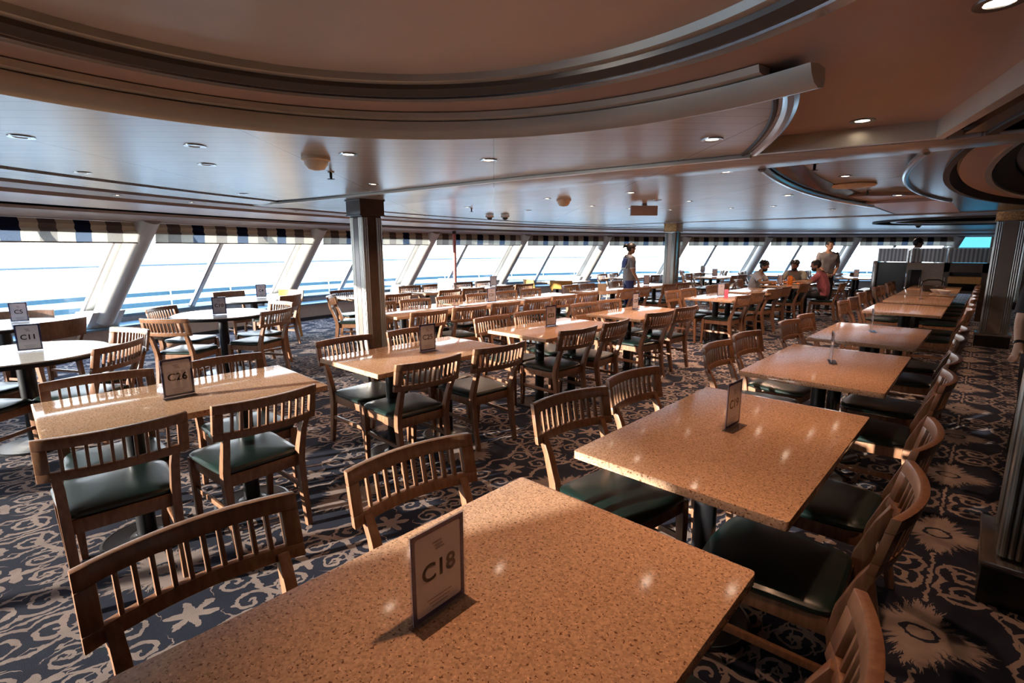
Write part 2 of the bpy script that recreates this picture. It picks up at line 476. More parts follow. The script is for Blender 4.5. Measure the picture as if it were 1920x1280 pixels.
# pelmet, stepped soffits over the windows
struct(sweep([(15.86, 1.958), (16.39, 1.905), (16.39, 1.893), (16.72, 1.905), (16.72, 1.96), (15.86, 1.99)], A0, A1).build('trim_pelmet', PINK))
struct(sweep([(16.7, 1.9), (16.9, 1.9), (16.9, 2.45), (16.7, 2.45)], A0, A1).build('wall_header', PINK))
struct(sweep([(15.17, 2.048), (15.66, 1.998), (15.66, 2.03), (15.17, 2.085)], A0, A1).build('trim_sloped_band', TAN))
struct(sweep([(14.68, 2.082), (15.0, 2.07), (15.0, 2.1), (14.68, 2.112)], A0, A1).build('trim_light_band', PINK))
struct(sweep([(14.07, 2.1), (14.5, 2.09), (14.5, 2.12), (14.07, 2.13)], A0, A1).build('trim_grey_band', SLATS))
struct(sweep([(13.8, 2.142), (15.3, 2.135), (16.3, 2.06), (16.7, 2.06), (16.7, 2.08), (13.8, 2.16)], A0, A1).build('trim_groove_backing', GROOVE))

# ---- main ceiling
RC = Vector((-.95, .45, 0)); RR = 1.6                   # ring recess
def rpt(r, d, z=0): return Vector((RC.x + r * cos(R_(d)), RC.y + r * sin(R_(d)), z))
def apts(r, y0, y1, n=40):                              # points of the arc R=r between two y values
    s0, s1 = math.asin((y0 - CY) / r), math.asin((y1 - CY) / r)
    return [arc(r, s0 + (s1 - s0) * k / n) for k in range(n + 1)]
def V2(x, y): return Vector((x, y, 0))
def bez(p0, p1, p2, n=14): return [p0 * (1 - t) ** 2 + p1 * 2 * t * (1 - t) + p2 * t * t for t in [k / n for k in range(n + 1)]]
ZC = 2.1
chrome_edge = bez(rpt(1.6, 77), V2(-.70, 2.55), V2(-1.12, 3.27))     # from the ring end to the beam
s1_right = [V2(-.24, 3.45), V2(.05, 2.5), V2(.75, .1), V2(1.6, -2.6)]
ring_arc = [rpt(RR, 77 + (300 - 77) * k / 70) for k in range(71)]
p1 = apts(13.9, -5.8, 2.60) + [V2(-5.0, 2.86), V2(-3.0, 3.03), V2(-1.12, 3.27)] + chrome_edge[-2:0:-1] + ring_arc + [V2(-.2, -3), V2(-.2, -7.1)]
struct(MB().plate([p1], ZC, ZC + .03).build('ceiling', SLATS))
# cross beam over the first pillars, cross beam over the far pillars
bA = [V2(-7.3, 2.62), V2(-5.0, 2.90), V2(-3.0, 3.07), V2(-1.12, 3.31), V2(-.22, 3.49), V2(.3, 3.52), V2(.3, 3.86), V2(-1.24, 3.86), V2(-4.3, 3.80), V2(-6.1, 3.86), V2(-6.9, 3.66)]
struct(MB().plate([bA], ZC - .012, ZC + .03).build('ceiling_beam', SLATS, bevel=.004))
struct(MB().tube([Vector((-6.6, 2.70, 2.087)), Vector((-5.0, 2.885, 2.087)), Vector((-3.0, 3.055, 2.087)), Vector((-1.12, 3.295, 2.087))], 0, sq=[(.035, .02)] * 4).build('trim_1', TANLIP))
oval_l = bez(V2(-1.24, 3.9), V2(-1.58, 6.0), V2(-1.22, 8.3), 24)
oval_r = bez(V2(-.34, 3.9), V2(-.84, 5.9), V2(-.42, 8.1), 24)
p2 = [V2(-6.86, 3.74)] + [V2(-6.1, 3.92), V2(-4.3, 3.86), V2(-1.24, 3.9)] + oval_l[1:] + [V2(-1.22, 10.75), V2(-5.3, 10.75)] + list(reversed(apts(13.9, 3.74, 10.75)))[:-1]
struct(MB().plate([p2], ZC, ZC + .03).build('ceiling_slats', SLATS))
bB = apts(13.9, 10.8, 11.4, 4) + [V2(.5, 11.4), V2(.5, 10.8)]
struct(MB().plate([bB], ZC - .012, ZC + .03).build('ceiling_crossbeam', SLATS, bevel=.004))
p3 = apts(13.9, 11.45, 20.2) + [V2(.4, 24.2), V2(5, 24.2), V2(5, 11.45)]
eo = [V2(.3 + 2.3 * cos(2 * PI * k / 48), 14.2 + 2.0 * sin(2 * PI * k / 48)) for k in range(48)]
struct(MB().plate([p3, eo], ZC, ZC + .03).build('ceiling_far', SLATS))
# the dark glossy soffit on the right with the big oval recess
def ell(a, b, n=64, c=(1.5, 5.95)): return [V2(c[0] + a * cos(2 * PI * k / n), c[1] + b * sin(2 * PI * k / n)) for k in range(n)]
psof = [V2(.3, 3.9), V2(-.34, 3.9)] + oval_r[1:] + [V2(-.42, 10.75), V2(5, 10.75), V2(5, -7.1), V2(3.0, -7.1), V2(1.66, -2.6), V2(.81, .12), V2(.11, 2.52), V2(-.17, 3.46), V2(.3, 3.5)]
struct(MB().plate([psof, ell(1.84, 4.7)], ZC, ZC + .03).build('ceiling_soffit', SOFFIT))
def ell_band(name, prof, mat, c=(1.5, 5.95), n=72):
    """a moulding that runs round an oval; prof = (grow, z)"""
    mb = MB(); vs, fs = [], []; k = len(prof)
    for i in range(n):
        t = 2 * PI * i / n
        vs += [(c[0] + (1.84 + g) * cos(t), c[1] + (4.7 + g) * sin(t), z) for g, z in prof]
    for i in range(n):
        for j in range(k): p, q = i * k + j, i * k + (j + 1) % k; w = ((i + 1) % n) * k; fs.append((p, q, w + (j + 1) % k, w + j))
    return struct(mb.add(vs, fs).build(name, mat))
ell_band('trim_2', [(.02, 2.09), (.02, 2.18), (-.06, 2.18), (-.02, 2.09)], GROOVE)
ell_band('trim_3', [(-.07, 2.15), (-.07, 2.18), (-.24, 2.18), (-.24, 2.15)], TAN)
ell_band('trim_4', [(-.23, 2.13), (-.23, 2.16), (-.27, 2.17), (-.27, 2.14)], TANLIP)
ell_band('trim_5', [(-.27, 2.16), (-.27, 2.28), (-.40, 2.28), (-.40, 2.26)], GROOVE)
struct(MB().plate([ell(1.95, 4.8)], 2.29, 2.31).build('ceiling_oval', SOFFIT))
# far oval
def oval_ring(name, a, b, w, z0, z1, mat):
    o = [V2(.3 + a * cos(2 * PI * k / 48), 14.2 + b * sin(2 * PI * k / 48)) for k in range(48)]
    i = [V2(.3 + (a - w) * cos(2 * PI * k / 48), 14.2 + (b - w) * sin(2 * PI * k / 48)) for k in range(48)]
    struct(MB().plate([o, i], z0, z1).build(name, mat))
oval_ring('trim_6', 2.32, 2.02, .07, 2.07, 2.2, GROOVE); oval_ring('trim_7', 2.0, 1.7, .1, 2.09, 2.14, TANLIP)
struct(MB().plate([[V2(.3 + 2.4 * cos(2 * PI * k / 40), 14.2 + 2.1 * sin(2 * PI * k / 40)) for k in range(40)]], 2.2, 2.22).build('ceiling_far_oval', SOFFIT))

# upper planes: warm recess with the round dome hole, slatted recess over the right hand tables
zu = 2.172
up1 = [V2(-3.0, -1.6), V2(2.2, -3.2), V2(.95, 1.0), V2(-.05, 3.55), V2(-1.6, 3.6), V2(-3.0, 2.6)]
dome = [rpt(1.28, 360 * k / 72) for k in range(72)]
struct(MB().plate([up1, dome], zu, zu + .02).build('ceiling_recess', TAN))
struct(MB().plate([[rpt(1.4, 360 * k / 60) for k in range(60)]], 2.228, 2.25).build('ceiling_dome', DOMEP))
up2 = [V2(-1.75, 3.7), V2(-.2, 3.7), V2(-.2, 10.9), V2(-1.75, 10.9)]
struct(MB().plate([up2], zu, zu + .02).build('ceiling_slatted_recess', SLATS))
# the recess stops at a cross step at its far end
struct(MB().plate([[V2(-1.25, 8.0), V2(-.42, 8.0), V2(-.42, 10.76), V2(-1.25, 10.76)]], 2.1, 2.172).build('ceiling_step', TAN))
struct(MB().plate([[V2(-1.3, 8.0), V2(-.36, 7.75), V2(-.36, 7.62), V2(-1.35, 7.0), V2(-1.4, 7.2)]], 2.13, 2.172).build('trim_8', TAN))

# ring mouldings
def ring_band(name, prof, mat, d0, d1, n=110):
    mb = MB(); vs, fs = [], []; k = len(prof)
    for i in range(n + 1):
        d = d0 + (d1 - d0) * i / n
        vs += [rpt(r, d, z) for r, z in prof]
    for i in range(n):
        for j in range(k): p, q = i * k + j, i * k + (j + 1) % k; fs.append((p, q, q + k, p + k))
    fs += [tuple(range(k)), tuple(n * k + j for j in range(k - 1, -1, -1))]
    return struct(mb.add(vs, fs).build(name, mat, smooth=28))
ring_band('trim_9', [(1.645, 2.098), (1.640, 2.072), (1.61, 2.066), (1.585, 2.078), (1.565, 2.105), (1.555, 2.135), (1.60, 2.14), (1.64, 2.13)], TANLIP, 73, 300)
ring_band('trim_10', [(1.555, 2.14), (1.535, 2.145), (1.525, 2.168), (1.60, 2.170), (1.60, 2.14)], TANLIP, 79, 300)
ring_band('trim_11', [(1.325, 2.170), (1.325, 2.160), (1.268, 2.156), (1.262, 2.17)], CHROME, 0, 360)
ring_band('trim_12', [(1.275, 2.165), (1.25, 2.160), (1.222, 2.182), (1.218, 2.2), (1.25, 2.21), (1.30, 2.2)], BRONZE, 0, 360)
ring_band('trim_19', [(1.218, 2.198), (1.195, 2.204), (1.185, 2.232), (1.25, 2.232), (1.25, 2.205)], TANLIP, 0, 360)
# chrome curved edge and light lips of the warm recess
mb = MB(); pts = [Vector((p.x, p.y, 2.115)) for p in bez(rpt(1.6, 77) + Vector((.02, 0, 0)), V2(-.68, 2.55), V2(-1.09, 3.27))]
mb.tube(pts, .034, 10); struct(mb.build('trim_13', CHROME))
struct(MB().tube([Vector((p.x - .035, p.y, 2.1)) for p in chrome_edge], .012, 6).build('trim_14', GROOVE))
def lip(name, pts, prof, mat):
    mb = MB(); vs, fs = [], []; k = len(prof)
    for i, p in enumerate(pts):
        t = (pts[min(i + 1, len(pts) - 1)] - pts[max(i - 1, 0)]).normalized(); nrm = Vector((-t.y, t.x, 0))
        vs += [Vector((p.x, p.y, z)) + nrm * o for o, z in prof]
    for i in range(len(pts) - 1):
        for j in range(k): p, q = i * k + j, i * k + (j + 1) % k; fs.append((p, q, q + k, p + k))
    fs += [tuple(range(k)), tuple((len(pts) - 1) * k + j for j in range(k - 1, -1, -1))]
    return struct(mb.add(vs, fs).build(name, mat))
lip('trim_15', [V2(-1.08, 3.27), V2(-.24, 3.43), V2(.06, 2.5), V2(.76, .1), V2(1.61, -2.6)], [(-.05, 2.085), (.0, 2.085), (.02, 2.115), (.02, 2.13), (.075, 2.172), (-.05, 2.172)], TANLIP)
# oval chrome edges of the slatted recess
struct(MB().tube([Vector((p.x, p.y, 2.1)) for p in oval_l], .03, 10).build('trim_16', CHROME))
struct(MB().tube([Vector((p.x, p.y, 2.1)) for p in oval_r], .022, 10).build('trim_17', CHROME))
lip('trim_18', [p + Vector((.03, 0, 0)) for p in oval_l], [(-.17, 2.165), (-.02, 2.12), (0, 2.12), (0, 2.172), (-.17, 2.172)], SOFFIT)

# ------------------------------------------------------------------ pillars
def pillar(x, y, top, w, d, capmat, base=True):
    p = struct(MB().box((0, 0, top / 2), (w - .012, d - .012, top)).build('pillar', BROWNW if capmat is not GOLD else STEEL, loc=(x, y, 0)))
    fl = MB()
    for sx in (-1, 1):
        for sy in (-1, 1):
            for k in range(3):
                fl.tube([(sx * (w / 2 - .014 - .024 * k), sy * (d / 2 - .004), .22), (sx * (w / 2 - .014 - .024 * k), sy * (d / 2 - .004), top - .2)], .011, 8)
                fl.tube([(sx * (w / 2 - .004), sy * (d / 2 - .014 - .024 * k), .22), (sx * (w / 2 - .004), sy * (d / 2 - .014 - .024 * k), top - .2)], .011, 8)
    fl.build('fluted_edge', FLUTE, p)
    pn = MB()
    for s in (-1, 1): pn.box((0, s * (d / 2 - .003), top / 2), (w - .16, .012, top - .42))
    pn.build('side_panel', PANELST, p)
    cp = MB().box((0, 0, top - .09), (w + .05, d + .05, .155)); cp.box((0, 0, top - .008), (w + .07, d + .07, .016)); cp.box((0, 0, top - .175), (w + .065, d + .065, .016))
    cp.build('capital', capmat, p, bevel=.004)
    if base:
        MB().box((0, 0, .09), (w + .10, d + .10, .18)).build('plinth', BLACKP, p, bevel=.006)
        MB().box((0, 0, .19), (w + .12, d + .12, .03)).build('plinth_trim', STEEL, p, bevel=.008)
    return p
pillar(-5.3, 3.22, 2.088, .25, .26, BROWNW)
pillar(-5.33, 11.1, 2.088, .25, .26, GOLD)
pillar(.19, 11.1, 2.14, .32, .34, GOLD)
pillar(.392, 3.14, 2.088, .40, .42, STEEL)
pillar(.75, 18.2, 2.088, .3, .3, GOLD)

# ------------------------------------------------------------------ chairs
def back_pt(u, v, o=0):
    """surface of the curved, leaning backrest: u across -1..1, v up 0..1, o through the thickness"""
    return Vector((u * .262, -.290 - .04 * v - .052 * (1 - u * u) + o, .632 + .19 * v))
def patch(mb, u0, u1, v0, v1, th, n=1, o=0):
    vs, fs = [], []
    for k in range(n + 1):
        u = u0 + (u1 - u0) * k / n
        vs += [back_pt(u, v0, o - th / 2), back_pt(u, v0, o + th / 2), back_pt(u, v1, o + th / 2), back_pt(u, v1, o - th / 2)]
    for k in range(n):
        for j in range(4): a, b = 4 * k + j, 4 * k + (j + 1) % 4; fs.append((a, b, b + 4, a + 4))
    fs += [(3, 2, 1, 0), tuple(4 * n + j for j in range(4))]
    return mb.add(vs, fs)
def cushion(mb, w, d, z0, h, bow=.0):
    n = 12; rings = []
    prof = [(.94, 0), (1.0, .35), (1.0, .62), (.95, .86), (.80, .97), (.5, 1.06), (.2, 1.10)]
    vs, fs = [], []
    m = 32
    for s, t in prof:
        for j in range(m):
            a = 2 * PI * j / m; ex = .22
            cx, sy = cos(a), sin(a)
            x = math.copysign(abs(cx) ** ex, cx) if abs(cx) > 1e-6 else 0; y = math.copysign(abs(sy) ** ex, sy) if abs(sy) > 1e-6 else 0
            tap = 1.0 + .06 * y
            vs.append((x * w / 2 * s * tap, y * d / 2 * s + (.02 * (1 - x * x) if y > .9 else 0) * s, z0 + h * t))
    k = len(prof)
    for i in range(k - 1):
        for j in range(m): fs.append((i * m + j, i * m + (j + 1) % m, (i + 1) * m + (j + 1) % m, (i + 1) * m + j))
    fs += [tuple(range(m - 1, -1, -1)), tuple((k - 1) * m + j for j in range(m))]
    return mb.add(vs, fs)
def frame_mb():
    f = MB()
    f.box((0, .195, .375), (.40, .025, .065)); f.box((0, -.205, .375), (.37, .025, .065))
    for s in (-1, 1):
        f.hexa([Vector((s * .185 - .0125, -.2, .3425)), Vector((s * .185 + .0125, -.2, .3425)), Vector((s * .203 + .0125, .2, .3425)), Vector((s * .203 - .0125, .2, .3425))],
               [Vector((s * .185 - .0125, -.2, .4075)), Vector((s * .185 + .0125, -.2, .4075)), Vector((s * .203 + .0125, .2, .4075)), Vector((s * .203 - .0125, .2, .4075))])
    return f
def front_leg(s): return MB().tube([(s * .205, .2, .405), (s * .205, .205, .3), (s * .2, .215, 0)], 0, sq=[(.045, .042), (.043, .04), (.028, .028)])
def rear_leg(s):
    b = back_pt(s * .78, .12)
    return MB().tube([(s * .19, -.285, 0), (s * .193, -.245, .2), (s * .196, -.222, .37), (s * .198, -.232, .45), (s * .2, -.275, .58), (b.x, b.y + .004, b.z)], 0,
                     sq=[(.03, .034), (.036, .042), (.038, .05), (.038, .046), (.036, .036), (.034, .03)])
def stretch(s): return MB().hexa([Vector((s * .196 - .009, -.24, .205)), Vector((s * .196 + .009, -.24, .205)), Vector((s * .203 + .009, .2, .205)), Vector((s * .203 - .009, .2, .205))],
                                 [Vector((s * .196 - .009, -.24, .232)), Vector((s * .196 + .009, -.24, .232)), Vector((s * .203 + .009, .2, .232)), Vector((s * .203 - .009, .2, .232))])
def back_frame_mb():
    b = MB()
    patch(b, -1, 1, .75, 1, .026, 12); patch(b, -1, 1, 0, .21, .024, 12)
    patch(b, -1, -.83, .21, .75, .025, 2); patch(b, .83, 1, .21, .75, .025, 2); return b
NSP = 10
def spindle_mb(k, mb=None):
    u = -.84 + 1.68 * (k + 1) / (NSP + 1)
    return patch(mb or MB(), u - .023, u + .023, .19, .78, .018)
def proto_full():
    t = thing('dining_chair', 'x', 'chair')
    cushion(MB(), .445, .43, .40, .045).build('seat', VINYL, t)
    frame_mb().build('seat_frame', WOOD, t, bevel=.003)
    for s in (-1, 1):
        front_leg(s).build('leg', WOOD, t, bevel=.004); rear_leg(s).build('leg', WOOD, t, bevel=.004); stretch(s).build('stretcher', WOOD, t, bevel=.003)
    bf = back_frame_mb().build('backrest', WOOD, t, bevel=.004, smooth=40)
    for k in range(NSP): spindle_mb(k).build('spindle', WOOD, bf, bevel=.003)
    return t
def proto_mid(solid=False, wood=None):
    wood = wood or WOOD
    t = thing('dining_chair', 'x', 'chair')
    cushion(MB(), .445, .43, .40, .045).build('seat', VINYL, t)
    f = frame_mb()
    f.build('seat_frame', wood, t)
    l = MB()
    for s in (-1, 1):
        front_leg(s).build('leg', wood, t); rear_leg(s).build('leg', wood, t)
        stretch(s).build('stretcher', wood, t)
    if solid: b = MB(); patch(b, -1, 1, 0, 1, .022, 14)
    else:
        b = back_frame_mb()
        for k in range(NSP): spindle_mb(k, b)
    b.build('backrest', wood, t, bevel=.003, smooth=40)
    return t
def proto_far():
    t = thing('dining_chair', 'x', 'chair')
    cushion(MB(), .445, .43, .40, .045).build('seat', VINYL, t)
    f = frame_mb()
    for s in (-1, 1):
        for m in (front_leg(s), rear_leg(s), stretch(s)): f.add(m.v, m.f)
    f.build('frame', WOOD, t)
    b = back_frame_mb()
    for k in range(NSP): spindle_mb(k, b)
    b.build('backrest', WOOD, t, smooth=40)
    return t
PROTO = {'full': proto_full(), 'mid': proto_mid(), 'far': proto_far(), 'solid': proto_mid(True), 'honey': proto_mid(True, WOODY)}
USED = set()
def chair(px, py, face, label, group, kind=None):
    """px, py: middle of the line between the backrest's upper corners; face: heading the sitter looks, degrees from +x"""
    a = R_(face); x, y = px + .325 * cos(a), py + .325 * sin(a)
    d = math.hypot(x, y)
    if kind is None: kind = 'full' if d < 6.2 else ('mid' if d < 9.5 else 'far')
    p = PROTO[kind]; rz = a - PI / 2
    if kind not in USED:
        USED.add(kind); p.location = (x, y, 0); p.rotation_euler = (0, 0, rz); o = p
        p['label'] = label; p['group'] = group
    else: o = dup(p, (x, y, 0), rz, label, group)
    return o

# ------------------------------------------------------------------ tables
def pedestal(t, x, y, r=.045, base=.21, h=.71):
    b = MB()
    prof = [(base, 0), (base, .008)]
    for k in range(5): rr = base - .02 - .028 * k; prof += [(rr + .006, .013 + .0025 * k), (rr, .011 + .0025 * k)]
    prof += [(.055, .03), (.05, .035)]
    b.lathe(prof, 36, (x, y, 0)); b.build('pedestal_base', BLACKP, t)
    MB().lathe([(r, .03), (r, h - .02), (r * 1.6, h - .01), (r * 1.6, h)], 20, (x, y, 0)).build('pedestal', BLACK, t)
    return t
def rect_top(w, l, z1, th, mat, t, rad=.012):
    pts = []
    for cx, cy, a in ((1, 1, 0), (-1, 1, 90), (-1, -1, 180), (1, -1, 270)):
        for k in range(4): d = R_(a + 30 * k); pts.append(V2(cx * (w / 2 - rad) + rad * cos(d), cy * (l / 2 - rad) + rad * sin(d)))
    return MB().plate([pts], z1 - th, z1).build('tabletop', mat, t, bevel=.003)
tables = {}
def rect_table(key, x, y, w, l, rot, label, group, mat=None):
    mat = mat or GRANITE
    if 'first' not in tables or tables['first'][1] != (w, l, mat.name):
        t = thing('dining_table', label, 'table', (x, y, 0), R_(rot), group)
        rect_top(w, l, .75, .032, mat, t)
        for s in (-1, 1):
            pedestal(t, 0, s * .27, h=.715)
            MB().box((0, s * .27, .708), (.3, .06, .016)).build('top_bracket', BLACK, t)
        tables['first'] = (t, (w, l, mat.name))
    else: t = dup(tables['first'][0], (x, y, 0), R_(rot), label, group)
    tables[key] = (x, y); return t
RT = []
def round_table(key, x, y, r, label, group):
    if not RT:
        t = thing('round_table', label, 'table', (x, y, 0), 0, group)
        MB().lathe([(r - .004, 0), (r, .008), (r, .03), (r - .008, .036)], 48, (0, 0, .714)).build('tabletop', PALETOP, t)
        MB().lathe([(r + .006, .0), (r + .008, .004), (r + .008, .026), (r + .006, .03), (r - .01, .03)], 48, (0, 0, .712)).build('edge_band', BLACK, t)
        pedestal(t, 0, 0, .055, .26, .714); RT.append(t)
    else: t = dup(RT[0], (x, y, 0), 0, label, group)
    tables[key] = (x, y); return t

GA, GBm, GCm, GD = 'tables in the row along the aisle', 'tables in the middle row', 'tables in the third row', 'tables near the window columns'
AROW = [('C18', .60), ('C19', 2.22), ('A3', 4.06), ('A4', 5.80), ('A5', 8.50), ('A6', 10.25), ('A7', 11.80), ('A8', 13.35)]
anames = {'C18': 'table C18', 'C19': 'table C19', 'A3': 'the aisle row table just behind C19', 'A4': 'the fourth table of the aisle row', 'A5': 'the fifth table of the aisle row',
          'A6': 'the sixth table of the aisle row', 'A7': 'the seventh table of the aisle row', 'A8': 'the last table of the aisle row'}
alab = {'C18': 'large speckled stone table in front carrying the C18 sign', 'C19': 'speckled stone table carrying the C19 sign, behind table C18',
        'A3': 'speckled stone table just behind C19 in the aisle row, sign edge-on', 'A4': 'fourth speckled stone table of the aisle row, counted from C18',
        'A5': 'fifth stone table of the aisle row, beyond the gap', 'A6': 'sixth stone table of the aisle row counted from C18',
        'A7': 'seventh stone table of the aisle row, before the serving counter', 'A8': 'last stone table of the aisle row, nearest the serving counter'}
for k, y in AROW: rect_table(k, -.725, y, .79, 1.31, {'C19': -.6, 'A4': -.5}.get(k, 0), alab[k], GA)
BROW = [('C26', .76, -1.5), ('C25', 2.34, 1.5), ('C23', 4.08, 0), ('C22', 5.78, -.5), ('B5', 8.55, 0), ('B6', 10.3, 0), ('B7', 12.3, 0)]
bn = {'C26': 'table C26', 'C25': 'table C25', 'C23': 'table C23', 'C22': 'the stone table behind C23', 'B5': 'the fifth middle row table', 'B6': 'the sixth middle row table', 'B7': "the diners' table"}
bl = {'C26': 'stone table carrying the C26 sign, half in sunlight', 'C25': 'brown stone table carrying the C25 sign', 'C23': 'reddish stone table carrying the C23 sign',
      'C22': 'orange-lit stone table directly behind table C23', 'B5': 'pale lit table of the middle row beyond the gap behind C23', 'B6': 'middle row table just in front of the three seated diners',
      'B7': 'table with food where the three men sit'}
for k, y, r in BROW: rect_table(k, -3.17, y, .76, 1.26, r, bl[k], GBm)
CROW = [('K1', 4.0), ('K2', 5.32), ('K3', 6.68), ('K4', 8.42), ('K5', 10.15)]
cn = {'K1': 'the table right of the near pillar', 'K2': 'table C21', 'K3': 'the table behind C21', 'K4': 'the white table holding a tan box', 'K5': 'the white table before the far pillar'}
cl_ = {'K1': 'sunlit stone table just right of the near pillar', 'K2': 'table with the C21 sign behind the pillar table', 'K3': 'white-lit table in the third row behind the C21 sign',
       'K4': 'white-lit table with a tan box on it, before the waitress', 'K5': 'white-lit table in front of the far pillar'}
for k, y in CROW: rect_table(k, -5.38, y, .76, 1.24, 0, cl_[k], GCm)
DROW = [('D1', -7.62, 4.75), ('D2', -7.62, 6.12), ('D3', -7.6, 7.55), ('D4', -7.5, 9.9)]
dn = {'D1': 'the table hidden behind the near pillar', 'D2': 'the table beside the white poster', 'D3': 'the table before the red pole', 'D4': 'the table with honey chairs'}
dl_ = {'D1': 'window row table mostly hidden behind the near pillar', 'D2': 'window row table beside the white poster stand', 'D3': 'long white-lit table in front of the red pole', 'D4': 'window row table between the honey solid-back chairs'}
for k, x, y in DROW: rect_table(k, x, y, .76, 1.2, 0, dl_[k], GD)
FAR_T = [('F1', -5.6, 14.4, 0), ('F2', -6.9, 16.7, 30), ('F3', -4.9, 16.6, 10), ('F4', -2.6, 16.6, 0), ('F5', -7.3, 12.6, 0), ('F6', -3.6, 18.6, 0)]
fl_ = {'F1': 'dark-topped far table just right of the far pillar', 'F2': 'far table by the windows behind the far pillar', 'F3': 'far table by the windows behind the seated men',
       'F4': 'far table right of the standing man', 'F5': 'far window table behind the waitress', 'F6': 'farthest table by the windows behind the standing man'}
fnm = {'F1': 'the dark far table', 'F2': 'the far window table', 'F3': 'the far table behind the seated men', 'F4': 'the table beside the standing man', 'F5': 'the window table behind the waitress', 'F6': 'the farthest window table'}
for k, x, y, r in FAR_T: rect_table(k, x, y, .76, 1.2, r, fl_[k], 'far tables by the windows')
GRD = 'round tables by the windows'
round_table('C11', -5.42, .22, .54, 'round pale table with dark edge carrying the C11 sign', GRD)
round_table('C10', -6.93, 2.12, .54, 'round pale table with dark edge carrying the C10 sign', GRD)
round_table('C4', -8.62, 3.12, .52, 'round pale table under the window carrying the C4 sign', GRD)
round_table('C5', -7.62, .2, .52, 'round pale table under the window carrying the C5 sign', GRD)

# chairs: (table, name of table, x of the backrest, side, [y near, y far], headings)
GCH = 'slat-back dining chairs'
S = 'slat-back wooden chair with dark green seat, '
def pair(x, ys, face, tname, side, turn=(0, 0)):
    for j, y in enumerate(ys):
        which = ('nearer' if j == 0 else 'farther') if len(ys) > 1 else 'only'
        chair(x, y, face + turn[j], 'slat-back chair, %s one on the %s side of %s' % (which, side, tname), GCH)
AL = {'C18': (.33, 1.03, 1, -4), 'C19': (2.0, 2.62, -9, -4), 'A3': (3.90, 4.56, -1, -6), 'A4': (5.62, 6.24, -5, -3), 'A5': (8.22, 8.9, -2, -2), 'A6': (9.95, 10.58, 0, 0), 'A7': (11.5, 12.1, 0, 0), 'A8': (13.05, 13.65, 0, 0)}
for k, (a, b, ta, tb) in AL.items(): pair(-1.45 if k not in ('A4', 'A5') else -1.39, (a, b), 0, anames[k], 'window', (ta, tb))
AR = {'C18': (.97,), 'C19': (1.9, 2.54), 'A3': (3.76, 4.42), 'A4': (5.5, 6.15), 'A5': (8.2, 8.85), 'A6': (9.95, 10.55), 'A7': (11.5, 12.1), 'A8': (13.05, 13.65)}
for k, ys in AR.items(): pair(-.11, ys, 180, anames[k], 'aisle', (2, -1))
BL = {'C26': (-3.70, .45, 1.10, -3, 1), 'C25': (-3.80, 2.06, 2.72, 3, 1), 'C23': (-3.83, 3.80, 4.43, -2, -5), 'C22': (-3.88, 5.58, 6.2, -6, -6), 'B5': (-3.93, 8.3, 8.92, -2, -6), 'B6': (-3.93, 10.0, 10.62, 0, 0), 'B7': (-4.2, 12.25, None, 0, 0)}
for k, (x, a, b, ta, tb) in BL.items(): pair(x, (a, b) if b else (a,), 0, bn[k], 'window', (ta, tb))
BR = {'C26': (-2.60, .34, .96, -3, 3), 'C25': (-2.66, 2.04, 2.72, -3, -4), 'C23': (-2.70, 3.80, 4.46, -5, 3), 'C22': (-2.72, 5.44, 6.14, -8, -5), 'B5': (-2.75, 8.29, 8.95, -5, -8), 'B6': (-2.78, 10.0, 10.62, -10, -10), 'B7': (-2.75, 11.95, None, -8, 0)}
for k, (x, a, b, ta, tb) in BR.items(): pair(x, (a, b) if b else (a,), 180, bn[k], 'aisle', (ta, tb))
KR = {'K1': (3.66, 4.30), 'K2': (4.97, 5.64), 'K3': (6.36, 7.0), 'K4': (8.12, 8.72), 'K5': (9.84, 10.5)}
for k, ys in KR.items(): pair(-4.74 if k != 'K3' else -4.8, ys, 180, cn[k], 'inner', (-3, -6))
KL = {'K1': (3.80, 4.40), 'K2': (5.04, 5.66), 'K3': (6.32, 6.95), 'K4': (8.15, 8.72), 'K5': (9.82, 10.42)}
for k, ys in KL.items(): pair(-6.02, ys, 0, cn[k], 'window', (0, -4))
DR = {'D1': (4.76,), 'D2': (5.85, 6.42), 'D3': (7.25, 7.85)}
for k, ys in DR.items(): pair(-6.96, ys, 180, dn[k], 'inner', (2, -3))
DL = {'D1': (4.5,), 'D2': (5.9, 6.45), 'D3': (7.3, 7.9)}
for k, ys in DL.items(): pair(-8.24, ys, 0, dn[k], 'window', (0, 3))
chair(-7.40, 3.83, 50, 'slat-back chair standing alone left of the near pillar', GCH)
GHON = 'solid-back chairs by the windows'
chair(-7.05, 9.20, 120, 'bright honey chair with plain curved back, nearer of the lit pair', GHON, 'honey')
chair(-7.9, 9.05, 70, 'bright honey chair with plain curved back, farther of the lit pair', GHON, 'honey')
for k, x, y, r in FAR_T:
    m = Matrix.Rotation(R_(r), 2)
    for sx in (-1, 1):
        for sy in (-1, 1):
            if k == 'F5' and sx == 1 and sy == -1: continue
            o = m @ Vector((sx * .66, sy * .31))
            chair(x + o.x, y + o.y, r + (0 if sx < 0 else 180) + random.uniform(-6, 6), 'slat-back chair, %s one on the %s side of %s' % ('nearer' if sy < 0 else 'farther', 'window' if sx < 0 else 'inner', fnm[k]), GCH)
